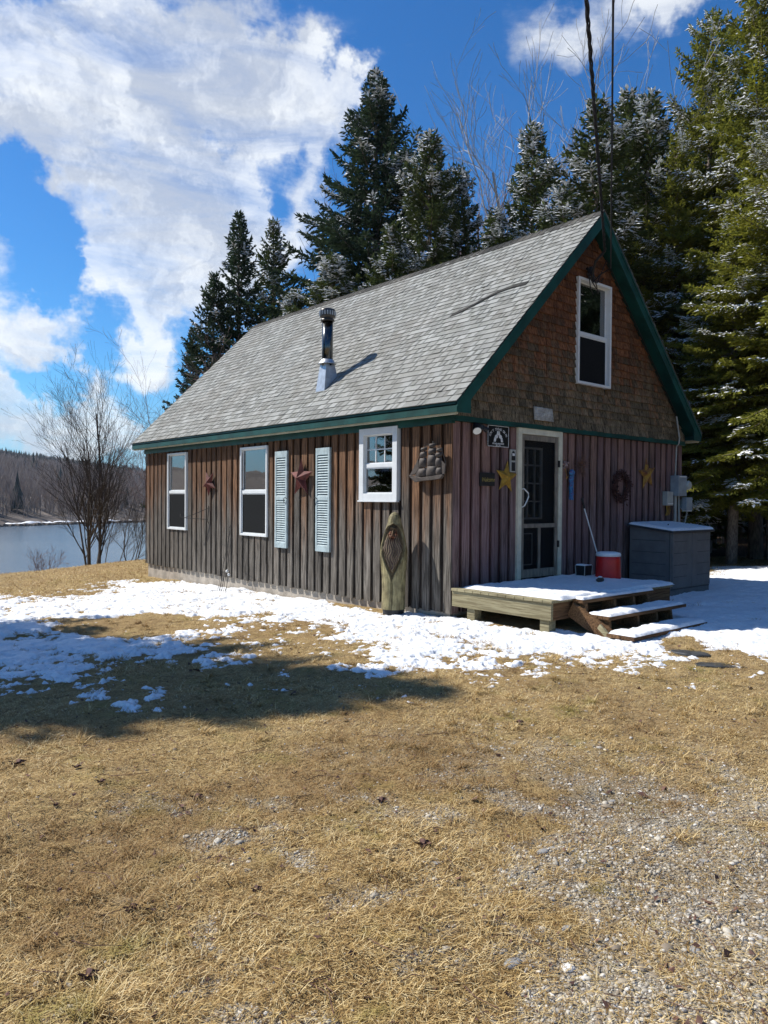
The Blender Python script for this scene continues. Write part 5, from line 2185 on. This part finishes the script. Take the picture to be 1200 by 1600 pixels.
hd = lambda x: FW[:2] + RT[:2] * (x - 600) / FPX
A1 = np.array([2.86, -.42, 5.28])
e1 = np.array([*(CAM[:2] - FW[:2] * 14 - RT[:2] * 4.95), 7.6])
path = catenary(A1, e1, .35, 700)
pc = thing('power_cable', 'thick twisted black power cable running from the gable peak overhead, left of the two', 'cable', A1, 'overhead cables to the gable')
L_ = np.concatenate([[0], np.cumsum(np.linalg.norm(np.diff(path, axis=0), axis=1))])
tg = np.gradient(path, axis=0)
tg /= np.linalg.norm(tg, axis=1)[:, None]
sd_ = np.cross(tg, [0, 0, 1])
sd_ /= np.linalg.norm(sd_, axis=1)[:, None]
up_ = np.cross(sd_, tg)
for k in range(3):
    ph = L_ * 2 * pi / .55 + k * 2 * pi / 3
    q = path + (.0115 * np.cos(ph))[:, None] * sd_ + (.0115 * np.sin(ph))[:, None] * up_
    mb = MB()
    mb.tube(q, .0095 if k else .007, 6)
    mb.build('strand', M['cable'], pc)
A2 = np.array([3.02, -.42, 5.05])
e2 = np.array([*(CAM[:2] - FW[:2] * 14 - RT[:2] * 4.25), 7.2])
mb = MB()
mb.tube(catenary(A2, e2, .18, 120), .0095, 6)
mb.tube([A2, A2 + [.02, .2, -.05], A2 + [.03, .34, -.15]], .01, 6)
o = mb.build('power_cable', M['cable'], org=tuple(A2))
tag(o, 'thin straight black cable running from the gable peak overhead, right of the two', 'cable', 'overhead cables to the gable')
sh_ = thing('service_head', 'cluster of black cable clamps and drooping wires under the gable peak', 'cable clamp', (3.0, -.1, 4.98))
mb = MB()
mb.tube([A1, A1 + [.02, .18, -.12], (2.98, -.10, 4.95)], .02, 8)
mb.tube([(2.90, -.08, 5.10), (3.05, -.08, 5.04)], .022, 8)
mb.tube([(3.02, -.07, 5.15), (3.04, -.10, 4.92)], .024, 8)
for k in range(7):
    a = np.array([rp.uniform(2.85, 3.05), -.11, rp.uniform(5.0, 5.2)])
    b = np.array([rp.uniform(2.95, 3.25), -.09, rp.uniform(4.72, 5.0)])
    mb.tube([a, (a + b) / 2 + [rp.normal(0, .05), -.05, -.08], b], .008, 5)
mb.tube([(3.10, -.09, 4.92), (3.3, -.085, 4.98), (3.32, -.1, 5.03)], .008, 5)
mb.build('clamp', M['black'], sh_)
mb = MB()
s0_ = np.array([3.16, -.09, 4.92])
pts = [s0_] + [np.array([x, -.075, RZ(x) - .24]) for x in np.linspace(3.45, 5.78, 14)]
mb.tube(pts, .009, 6)
mb.build('wire', M['cable'], sh_)
# ================================================================== SPRUCES
def unit(v):
    return v / (np.linalg.norm(v, axis=-1, keepdims=True) + 1e-9)


def make_spruce(seed, H_, R0, z0=.4, snow=.25, prof=.85, droop=.25, dens=1.0, trunk=.16, mat='spruce_mid', fine=1.45, step=1.0):
    """returns meshes of trunk, needles, snow as MB objects around the origin"""
    r = np.random.default_rng(seed)
    tk, nd, sn = MB(), MB(), MB()
    zt = np.linspace(-.5, H_, 14)
    bend = np.stack([.04 * np.sin(zt * .5 + seed), .04 * np.cos(zt * .37 + seed), zt], -1)
    tk.tube(bend, trunk * (1 - np.clip(zt / H_, 0, 1)) ** .8 + .008, 9)
    B, D, Ls = [], [], []
    z = z0
    tipz = H_ - .05
    while z < tipz:
        t = (z - z0) / (H_ - z0)
        nb = r.integers(4, 7)
        tier = r.normal(0, .10)
        a0 = r.uniform(0, 6.28)
        for i in range(nb):
            if r.random() > dens:
                continue
            az = a0 + i * 2 * pi / nb + r.normal(0, .25)
            lump = 1 + tier + .36 * sin(az * 2 + z * 1.3 + seed) * cos(z * .9 + seed * 2) + r.normal(0, .16)
            Lb = R0 * (1 - t) ** prof * max(.35, lump) * (min(1, .55 + t * 4)) + .12
            e0 = .75 * t ** 1.6 - droop * (1 - t) + r.normal(0, .07) + .1
            ns = 9
            s = np.linspace(0, 1, ns)
            el = e0 - droop * .9 * np.sin(s * pi * .8) * (1 - t * .6) + .55 * s ** 3
            st = Lb / (ns - 1)
            d = np.stack([np.cos(el) * cos(az), np.cos(el) * sin(az), np.sin(el)], -1)
            P = np.concatenate([[[0, 0, z]], np.array([0, 0, z]) + np.cumsum(d[:-1] * st, 0)])
            tk.tube(P[::2], np.linspace(.022, .004, 5) * (.5 + Lb * .35), 4, cap=False)
            m = max(3, int(Lb / .07))
            ss = (np.arange(m) + r.random(m)) / m * .93 + .07
            ss = ss[(ss > .16) | (r.random(m) < .3)]
            if len(ss) < 2:
                ss = np.array([.5, .8, 1.0])
            pos = np.stack([np.interp(ss, s, P[:, k]) for k in range(3)], -1)
            dd = unit(np.stack([np.interp(ss, s, d[:, k]) for k in range(3)], -1))
            side = np.array([-sin(az), cos(az), 0])
            for sg_ in (-1, 1):
                l2 = (np.clip(Lb * .40 * (1 - ss) ** .7 * np.clip(ss * 4, .3, 1), .08, .75)) * r.uniform(.65, 1.25, len(ss))
                d2 = unit(dd * .75 + sg_ * side * r.uniform(.7, 1.1, len(ss))[:, None] + np.stack([np.zeros(len(ss)), np.zeros(len(ss)), r.normal(-.22, .16, len(ss))], -1))
                nk = np.maximum(1, np.ceil(l2 / .14 * fine)).astype(int)
                idx = np.repeat(np.arange(len(ss)), nk)
                fr_ = np.concatenate([(np.arange(k) + r.random(k) * .6) / k for k in nk])
                b = pos[idx] + d2[idx] * (l2[idx] * fr_ * .85)[:, None] + np.array([0, 0, -.05]) * (fr_ ** 2 * l2[idx])[:, None]
                dk = unit(d2[idx] + r.normal(0, .38, (len(idx), 3)) + np.array([0, 0, -.12]))
                B.append(b)
                D.append(dk)
                Ls.append(r.uniform(.10, .20, len(idx)) * (1 + .15 / fine))
            B.append(pos)
            D.append(unit(dd + r.normal(0, .25, dd.shape)))
            Ls.append(r.uniform(.12, .22, len(pos)))
        z += step * r.uniform(.20, .34) / (1 if t < .8 else 1.5)
    # leader
    k = 26
    zl = r.uniform(H_ - .9, H_ + .05, k)
    B.append(np.stack([r.normal(0, .01, k), r.normal(0, .01, k), zl], -1))
    D.append(unit(np.stack([r.normal(0, .35, k), r.normal(0, .35, k), np.full(k, .8)], -1)))
    Ls.append(np.full(k, .14))
    B, D, Ls = np.concatenate(B), np.concatenate(D), np.concatenate(Ls)
    n = len(B)
    rnd = unit(r.normal(0, 1, (n, 3)))
    s1 = unit(np.cross(D, rnd))
    s2 = np.cross(D, s1)
    w = .026 * r.uniform(.7, 1.3, n)
    M_ = B + D * (Ls * .45)[:, None]
    T_ = B + D * Ls[:, None]
    V = []
    for s_ in (s1, s2):
        V += [B, M_ + s_ * w[:, None], T_, M_ - s_ * w[:, None]]
    V = np.stack(V, 1).reshape(-1, 3)
    o = np.arange(n)[:, None] * 8
    nd.add(V, np.concatenate([o + [[0, 1, 2, 3]], o + [[4, 5, 6, 7]]]))
    if snow > 0:
        # snow rests on clumps that face the open sky
        rad_ = np.hypot(B[:, 0], B[:, 1])
        env = R0 * (1 - np.clip((B[:, 2] - z0) / (H_ - z0), 0, 1)) ** prof
        azb = np.arctan2(B[:, 1], B[:, 0])
        nz = 1.5 * fbm(azb * 2.6 + seed, B[:, 2] * 1.9, seed + 3, 3) + .3 * fbm(B[:, 0] * 6, B[:, 2] * 9 + B[:, 1] * 6, seed + 8, 2)
        outer = rad_ > env * .45
        k = outer & (nz > .62 - snow * (.55 + .62 * np.clip(B[:, 2] / H_, 0, 1))) & (r.random(n) < .9)
        b, d, l_ = B[k], D[k].copy(), Ls[k]
        d[:, 2] *= .5
        d = unit(d)
        sd = unit(np.cross(d, [0, 0, 1.0]))
        m = len(b)
        ww = r.uniform(.022, .048, m)[:, None]
        hh = r.uniform(.018, .04, m)[:, None]
        up = np.array([0, 0, 1.0])
        c0 = b + up * .012
        V = np.stack([c0, c0 + d * (l_ * .5)[:, None] + sd * ww, c0 + d * (l_ * 1.02)[:, None], c0 + d * (l_ * .5)[:, None] - sd * ww,
                      c0 + d * (l_ * .45)[:, None] + up * hh], 1).reshape(-1, 3)
        o = np.arange(m)[:, None] * 5
        sn.add(V, np.concatenate([o + [[0, 1, 4]], o + [[1, 2, 4]], o + [[2, 3, 4]], o + [[3, 0, 4]]]))
        sn.add(V * 1.0, np.concatenate([o + [[3, 2, 1]], o + [[1, 0, 3]]]))
    return tk, nd, sn


M['treesnow'] = simple('snow_on_branches', (.84, .86, .89), .6, .03, 5, bump=0)
VAR = {}


def spruce_proto(key, **kw):
    VAR[key] = kw


spruce_proto('dark_narrow', seed=3, H_=10, R0=2.2, z0=.6, snow=.06, prof=.75, droop=.3, mat='spruce_dark')
spruce_proto('big_dark', seed=5, H_=14, R0=4.2, z0=.8, snow=.24, prof=.8, droop=.28, mat='spruce_dark', trunk=.2)
spruce_proto('snowy', seed=8, H_=12, R0=3.0, z0=.6, snow=.54, prof=.8, droop=.22, mat='spruce_mid', trunk=.15)
spruce_proto('snowy_narrow', seed=13, H_=12, R0=2.3, z0=.8, snow=.48, prof=.75, droop=.25, mat='spruce_mid', trunk=.14)
spruce_proto('tall_olive', seed=21, H_=18, R0=3.5, z0=3.4, snow=.36, prof=.62, droop=.4, step=1.5, mat='spruce_olive', trunk=.22)
spruce_proto('interior', seed=34, H_=17, R0=1.9, z0=4.6, snow=.1, prof=.6, droop=.3, mat='spruce_mid', trunk=.15, fine=.9, dens=.8)
PROTO = {}


def plant_spruce(key, x, depth, top=None, height=None, label='', group='spruces behind the cabin', rot=0, wide=1.0):
    """x: photo column of the trunk, depth in metres from the camera; top: photo row of the tip"""
    p = px(x, 780, depth)
    g_ = float(ground(np.array([p[0]]), np.array([p[1]]), False)[0])
    if height is None:
        height = px(x, top, depth)[2] - g_
    kw = VAR[key]
    s = height / kw['H_']
    if key not in PROTO:
        kk = dict(kw)
        kk.pop('mat')
        tk, nd, sn = make_spruce(**kk)
        root = thing('spruce_tree', label, 'spruce', (0, 0, 0), group)
        tk.build('trunk', M['bark'], root, smooth=True)
        nd.build('crown', M[kw['mat']], root)
        if sn.n:
            sn.build('snow', M['treesnow'], root)
        PROTO[key] = root
        r_ = root
    else:
        src = PROTO[key]
        r_ = src.copy()
        COL.objects.link(r_)
        for ch in src.children:
            c = ch.copy()
            COL.objects.link(c)
            c.parent = r_
        tag(r_, label, 'spruce', group)
    r_.location = (p[0], p[1], g_ - .05)
    r_.rotation_euler = (0, 0, rot)
    r_.scale = (s * wide, s * wide, s)
    return r_


G1 = 'spruces behind the cabin'
plant_spruce('dark_narrow', 372, 27, 340, label='tall dark narrow spruce at the left end of the row, above the far roof edge', rot=.4, wide=.82)
plant_spruce('dark_narrow', 334, 26, 432, label='shorter dark spruce crowding the left side of the leftmost tall one', rot=2.4, wide=.95)
plant_spruce('dark_narrow', 300, 29, 515, label='shortest dark spruce at the very left of the row, beside the open sky', rot=4.0, wide=.72)
plant_spruce('snowy_narrow', 425, 30, 345, label='thin loose spruce standing alone between the left dark spruces and the biggest one', rot=1.0, wide=.85)
plant_spruce('big_dark', 583, 26, 122, label='biggest dark spruce with a pointed tip, behind the middle of the roof ridge', rot=.3, wide=1.0)
plant_spruce('snowy', 520, 22.5, 400, label='low bushy spruce peeping over the ridge in front of the biggest dark one', rot=2.0, wide=1.5)
plant_spruce('snowy', 668, 22, 208, label='snow dusted spruce with an open star shaped tip right of the biggest dark one', rot=0, wide=.9)
plant_spruce('snowy', 712, 24, 262, label='snowy low spruce just left of the bare birches', rot=3.3, wide=.85)
plant_spruce('snowy', 610, 20.5, 350, label='low snowy spruce over the ridge between the biggest dark one and the star tipped one', rot=5.1, wide=1.1)
plant_spruce('snowy', 828, 21.5, 196, label='snowy spruce standing in front of the pale bare birches', rot=1.4, wide=.85)
plant_spruce('snowy_narrow', 925, 22.5, 158, label='snowy spruce directly behind the gable peak, left of the cables', rot=.5, wide=1.15)
plant_spruce('snowy_narrow', 876, 20.5, 290, label='short snowy spruce between the birches and the gable peak', rot=4.1, wide=1.3)
plant_spruce('snowy_narrow', 972, 25, 146, label='snow topped spruce seen just right of the cables', rot=2.2)
plant_spruce('snowy_narrow', 1008, 24, 150, label='snow topped spruce, second to the right of the cables', rot=3.9, wide=1.1)
plant_spruce('tall_olive', 1103, 25, 25, label='tall spruce with a snowy left flank rising above the right roof slope', rot=.8, wide=.9)
plant_spruce('tall_olive', 1050, 23, 215, label='olive spruce close behind the right roof slope', rot=3.0, wide=.8)
plant_spruce('tall_olive', 1180, 22, -60, label='tallest olive spruce at the right edge of the picture', rot=5.2, wide=.95)
plant_spruce('tall_olive', 1145, 19.5, 420, height=9.0, label='lower sunlit olive spruce in front of the tall ones at right', rot=1.9, wide=1.35)
plant_spruce('tall_olive', 1222, 18.5, height=11.5, label='lower sunlit olive spruce cut by the right edge of the picture', rot=3.6, wide=1.3)
plant_spruce('tall_olive', 1080, 23.5, height=9.5, label='lower olive spruce above the storage box', rot=.2, wide=1.3)
plant_spruce('tall_olive', 1262, 21, height=17, label='olive spruce half outside the right edge', rot=2.7)
plant_spruce('tall_olive', 1100, 27.5, height=12, label='olive spruce deep behind the storage box', rot=4.4)
plant_spruce('snowy', 1040, 26, 330, label='low snowy spruce filling the gap above the right roof slope', rot=4.9, wide=1.0)
plant_spruce('snowy_narrow', 770, 27, 330, label='snowy spruce deep behind the birches', rot=5.5, wide=1.3)
plant_spruce('snowy', 460, 24, 452, label='low twiggy spruce at the ridge left of the biggest dark one', rot=.9, wide=1.2)

# the forest goes on to the right and behind the photographer, where the gable window mirrors it
for i, (fx_, fy_) in enumerate([(16, -9), (19.5, -8), (18, -12.5), (22, -11), (21, -15.5), (25, -14), (14, -13), (24, -8), (17, -17), (27, -18), (11, -17), (21, -20)]):
    o_ = plant_spruce('big_dark', 2000, 20, height=15 + 4 * (i % 3) / 2, label='spruce of the forest edge outside the right side of the picture', group='spruces right of the picture', rot=i * 1.1)
    o_.location = (fx_, fy_, -.2)

rf = np.random.default_rng(77)
nfor = 0
for i in range(110):
    x_ = rf.uniform(930, 1420)
    dp = rf.uniform(26, 50)
    if nfor >= 46:
        break
    if x_ < 1010 and dp < 30:
        continue
    plant_spruce('interior', x_, dp, height=rf.uniform(12, 17), label='dark bare stemmed spruce deep in the forest at right', group='stems inside the forest', rot=rf.uniform(0, 6.28))
    nfor += 1
for i in range(44):
    x_ = 985 + 470 * (i + rf.random()) / 44
    plant_spruce('dark_narrow', x_, rf.uniform(44, 60), height=rf.uniform(11, 15), label='dark spruce closing the view at the back of the forest', group='spruces at the back of the forest', rot=rf.uniform(0, 6.28), wide=1.5)
for i in range(34):
    x_ = 410 + 520 * (i + rf.random()) / 34
    plant_spruce('interior', x_, rf.uniform(31, 42), height=rf.uniform(6.0, 9.0), label='dark spruce low behind the row, glimpsed between the nearer trees', group='spruces glimpsed behind the row', rot=rf.uniform(0, 6.28))


# ================================================================== BARE TREES
def bare_tree(seed, stems, height, spread, r0, depthlv=3, up=.35, child=.55, bend=.14, base=.1, kids=8, rmin=.003, low=.22):
    r = np.random.default_rng(seed)
    mb = MB()

    def grow(p, d, Lg, rad, lv):
        n = 7 if lv < 2 else 5
        pts = [p]
        d = d / np.linalg.norm(d)
        for i in range(n):
            d = d + r.normal(0, bend, 3) + np.array([0, 0, up * .14])
            d /= np.linalg.norm(d)
            pts.append(pts[-1] + d * Lg / n)
        pts = np.array(pts)
        rr = np.linspace(rad, max(rad * .28, rmin), n + 1)
        mb.tube(pts, rr, 5 if lv == 0 else 3, cap=False)
        if lv < depthlv and kids:
            k = {0: kids, 1: 6, 2: 4}.get(lv, 3)
            for _ in range(k):
                f = r.uniform(low if lv == 0 else .2, .97)
                q = np.array([np.interp(f, np.linspace(0, 1, n + 1), pts[:, c]) for c in range(3)])
                i = min(n - 1, int(f * n))
                dd = pts[i + 1] - pts[i]
                dd /= np.linalg.norm(dd)
                o = r.normal(0, 1, 3)
                o -= o @ dd * dd
                o /= np.linalg.norm(o)
                nd_ = dd * .85 + o * r.uniform(.4, .75)
                grow(q, nd_, Lg * r.uniform(.35, .6) * (1.15 - f * .4), np.interp(f, np.linspace(0, 1, n + 1), rr) * child, lv + 1)
    for i in range(stems):
        a = 2 * pi * i / stems + r.normal(0, .3)
        t = abs(r.normal(.5, .32)) * spread
        d = np.array([cos(a) * t, sin(a) * t, 1.0])
        hgt = height * r.uniform(.78, 1.0) / (1 + .25 * t * t)
        if stems == 1:
            d = np.array([.03, .02, 1])
        grow(np.array([cos(a) * base, sin(a) * base, -.4]), d, hgt, r0 * r.uniform(.65, 1.1), 0)
    return mb


def plant_bare(mbx, x, depth, mat, label, cat='bare tree', group=None, name='bare_tree', top=None):
    p = px(x, 780, depth)
    g_ = float(ground(np.array([p[0]]), np.array([p[1]]), False)[0])
    root = mbx.build(name, mat)
    root.location = (p[0], p[1], g_)
    if top is not None:
        zm = max(float(v[:, 2].max()) for v in mbx.v)
        s = (px(x, top, depth)[2] - g_) / zm
        root.scale = (s, s, s)
    return tag(root, label, cat, group)


plant_bare(bare_tree(4, 6, 8.2, .24, .085, base=.22, up=.55, kids=15, rmin=.0045, bend=.07, low=.14), 148, 25, M['bark_dark'], 'wide many stemmed leafless tree on the river bank left of the cabin', top=540)
plant_bare(bare_tree(6, 3, 4.6, .5, .04, base=.1), 205, 26.5, M['bark_dark'], 'small leafless tree right beside the wide one, near the cabin corner', top=700)
plant_bare(bare_tree(7, 3, 3.4, .6, .03), 178, 27, M['bark_dark'], 'thin leafless sapling between the wide bare tree and the small one')
plant_bare(bare_tree(14, 5, 1.2, .9, .010, depthlv=2), 68, 22, M['twig'], 'small reddish dry weed clump on the bank edge', 'weed', name='dry_weed')
plant_bare(bare_tree(9, 3, 14.5, .16, .17, up=.5, child=.6, rmin=.007, kids=12), 872, 33, M['bark_pale'], 'tallest pale birch with forked white trunks behind the ridge', top=52)
plant_bare(bare_tree(31, 3, 14.0, .2, .13, up=.5, child=.6, rmin=.006, kids=12), 905, 34, M['bark_pale'], 'pale leafless birch just left of the cables', top=75)
plant_bare(bare_tree(17, 4, 12.3, .22, .11, up=.6, child=.6, rmin=.006, kids=14), 765, 32, M['bark_red'], 'reddish leafless birch with fine twigs, left of the tallest pale one', top=118)
plant_bare(bare_tree(19, 3, 10.5, .22, .10, up=.5, child=.6, rmin=.006, kids=12), 800, 30, M['bark_pale'], 'leafless birch between the reddish and the tallest one', top=140)
plant_bare(bare_tree(23, 5, 5.2, .8, .035), 385, 23.5, M['bark_red'], 'snow flecked leafless thicket behind the far end of the ridge', 'shrub', name='bare_shrub', top=500)
plant_bare(bare_tree(25, 5, 4.2, .8, .03), 340, 23.0, M['bark_red'], 'leafless thicket behind the left roof slope', 'shrub', name='bare_shrub')
plant_bare(bare_tree(27, 4, 6.5, .9, .03), 300, 26.0, M['bark_red'], 'thin leafless tree leaning out left of the dark spruces')
plant_bare(bare_tree(41, 6, 1.3, .8, .009, depthlv=2), 1175, 22.5, M['twig'], 'dry leafless weed clump at the foot of the forest trunks', 'weed', name='dry_weed')

# dead lower twigs and thin poles in the forest edge
for i, (x_, dp, h_, r_) in enumerate([(1036, 24, 9, .10), (1085, 26, 10, .08), (1100, 22.5, 8, .05), (1203, 21, 8, .12), (1128, 29, 8, .06), (1148, 31, 8, .07)]):
    p = px(x_, 780, dp)
    g_ = float(ground(np.array([p[0]]), np.array([p[1]]), False)[0])
    mb = bare_tree(60 + i, 1, h_, .1, r_, depthlv=1, up=.2, child=.12, bend=.02, kids=3)
    o = mb.build('bare_tree', M['bark'])
    o.location = (p[0], p[1], g_)
    tag(o, ['greyish bare trunk seen past the right corner of the cabin', 'grey bare trunk behind the storage box', 'thin pale pole like trunk behind the storage box',
            'pale bare trunk cut by the right edge of the picture', 'thin dark bare trunk in the forest, left of the thick one', 'dark bare trunk in the forest right of the thick one'][i], 'bare tree')

# trees outside the picture at the left, whose shade falls over the lawn
for i, (sx_, sy_, h_, key, wd) in enumerate([(-2.75, -2.45, 11.5, 'big_dark', .9), (-3.7, -2.2, 11.8, 'big_dark', .9), (-4.6, -1.7, 12.5, 'snowy', 1.1), (-4.2, -1.9, 11.0, 'snowy', 1.2), (-5.4, -1.2, 11.0, 'big_dark', .8), (-4.3, 1.6, 11.5, 'snowy_narrow', 1.0), (-6.2, .6, 13.0, 'big_dark', .8)]):
    k_ = (h_ * .97) / .84
    bx__, by__ = sx_ - .42 * k_, sy_ + .69 * k_
    src = PROTO[key]
    r_ = src.copy()
    COL.objects.link(r_)
    for chd in src.children:
        c = chd.copy()
        COL.objects.link(c)
        c.parent = r_
    s = h_ / VAR[key]['H_']
    g_ = float(ground(np.array([bx__]), np.array([by__]), False)[0])
    r_.location = (bx__, by__, g_)
    r_.scale = (s * wd, s * wd, s)
    r_.rotation_euler = (0, 0, i * 1.3)
    tag(r_, 'spruce outside the left edge of the picture whose shade falls on the lawn', 'spruce', 'spruces left of the picture')

# ================================================================== FAR SHORE
def hillside():
    r = np.random.default_rng(5)
    base = math.atan2(FW[1], FW[0])
    mb, me_ = MB(), MB()
    n = 15000
    t = base + np.radians(r.uniform(12, 44, n))
    R = 195 * (1150 / 195) ** (r.random(n) ** .8)
    X, Y = CAM[0] + R * np.cos(t), CAM[1] + R * np.sin(t)
    d = bank(X, Y)
    k = (d > 144) & (d < 1000)
    X, Y, R, d = X[k], Y[k], R[k], d[k]
    Z = ground(X, Y, False)
    band = fbm(X * .006, Y * .006, 9, 3)
    ever = (r.random(len(X)) < np.where(d > 330, .10 + .8 * sstep(band, -.1, .15) * (d > 380) * (d < 620), .004 + .03 * sstep(band, .1, .3))) 
    # bare trees: trunk and a fan of upright limbs
    xs, ys, zs, rs_ = X[~ever], Y[~ever], Z[~ever], R[~ever]
    m = len(xs)
    kb = 11
    hgt = r.uniform(6, 11, m)
    wd = .045 + rs_ * .00035
    B = np.stack([xs, ys, zs], -1)
    V, F = [], []
    f0 = B[:, None] + np.zeros((m, kb, 3))
    hz = r.uniform(.1, .6, (m, kb)) * hgt[:, None]
    hz[:, 0] = 0
    f0 = f0 + np.stack([np.zeros_like(hz), np.zeros_like(hz), hz], -1)
    az = r.uniform(0, 6.28, (m, kb))
    ln = hgt[:, None] * r.uniform(.3, .55, (m, kb))
    ln[:, 0] = hgt
    tl = r.uniform(.15, .5, (m, kb))
    tl[:, 0] = .03
    tip = f0 + np.stack([np.cos(az) * tl * ln, np.sin(az) * tl * ln, ln], -1)
    a2 = r.uniform(0, 3.14, (m, kb))
    w3 = np.stack([np.cos(a2), np.sin(a2), np.zeros_like(a2)], -1) * wd[:, None, None]
    w3[:, 1:] *= .75
    w4 = np.stack([-np.sin(a2), np.cos(a2), np.zeros_like(a2)], -1) * wd[:, None, None] * .8
    V = np.stack([f0 - w3, f0 + w3, f0 + w4, tip], 2).reshape(-1, 3)
    o = np.arange(m * kb)[:, None] * 4
    mb.add(V, np.concatenate([o + [[0, 1, 3]], o + [[1, 2, 3]], o + [[2, 0, 3]]]))
    tag(mb.build('bare_woods', M['hillwood']), 'grey brown leafless woods covering the hillside across the river', 'woods', kind='stuff')
    # evergreens: ragged stacked cones
    xs, ys, zs = X[ever], Y[ever], Z[ever]
    m = len(xs)
    hgt = r.uniform(8, 14, m)
    tiers, q = 5, 6
    VV = []
    for i in range(tiers):
        zc = zs + hgt * (.08 + .72 * i / tiers)
        rr_ = hgt * .21 * (1 - i / (tiers + .6))
        ring = []
        for j in range(q):
            a = 2 * pi * j / q + i * .7 + xs
            rj = rr_ * r.uniform(.6, 1.2, m)
            ring.append(np.stack([xs + rj * np.cos(a), ys + rj * np.sin(a), zc + r.normal(0, .25, m)], -1))
        tipp = np.stack([xs, ys, zs + hgt * (.34 + .66 * (i + 1) / tiers)], -1)
        VV.append(np.stack(ring + [tipp], 1))
    V = np.stack(VV, 1).reshape(-1, 3)
    o = (np.arange(m * tiers) * (q + 1))[:, None]
    F = np.concatenate([o + [[j, (j + 1) % q, q]] for j in range(q)])
    me_.add(V, F)
    tag(me_.build('evergreen_woods', M['hillspruce']), 'dark evergreen stands on the upper hillside across the river', 'woods', kind='stuff')
    # the snowy far shoreline
    th = base + np.radians(np.linspace(8, 46, 900))
    # find radius where bank distance equals the shoreline
    P = []
    for w_ in np.linspace(0, 1, 6):
        dist = 139.5 + 7 * w_
        rr = (dist + BA @ BN - CAM[:2] @ BN) / (np.cos(th) * BN[0] + np.sin(th) * BN[1])
        X, Y = CAM[0] + rr * np.cos(th), CAM[1] + rr * np.sin(th)
        rag = fbm(X * .12, Y * .12, 55, 4, .7)
        Zs = np.maximum(ground(X, Y, False), WATER - .2) + np.where((w_ > .01) & (w_ < .99), .45 + 1.1 * rag, -.5)
        P.append(np.stack([X, Y, Zs], -1))
    mb2 = MB()
    mb2.grid(np.array(P))
    tag(mb2.build('far_shore_snow', M['snow'], smooth=True), 'thin broken line of snow along the opposite river bank', 'snow', kind='stuff')
    # ice and stones at the water line
    mb3 = MB()
    v0, f0_ = ico()
    for k_ in range(420):
        a = base + radians(r.uniform(9, 46))
        dist = r.uniform(138, 141)
        rr = (dist + BA @ BN - CAM[:2] @ BN) / (cos(a) * BN[0] + sin(a) * BN[1])
        c = np.array([CAM[0] + rr * cos(a), CAM[1] + rr * sin(a), WATER + .1])
        mb3.add(v0 * r.uniform(.3, 1.2) * [1.4, 1.4, .6] + c, f0_)
    tag(mb3.build('shore_stones', M['bark_dark']), 'dark stones strung along the far water line', 'stones', kind='stuff')


hillside()


def air():
    m, nt, out = newmat('thin_air_haze')
    v = nt.n('ShaderNodeVolumePrincipled', {'Color': (.80, .88, 1.0, 1), 'Density': .00010, 'Anisotropy': .3})
    nt.t.links.new(v.outputs[0], out.inputs[1])
    mb = MB()
    mb.box((-1800, -1800, -8.2), (1800, 1800, 125))
    tag(mb.build('haze', m), 'thin pale air between the lawn and the far hills', 'haze', kind='stuff')


air()
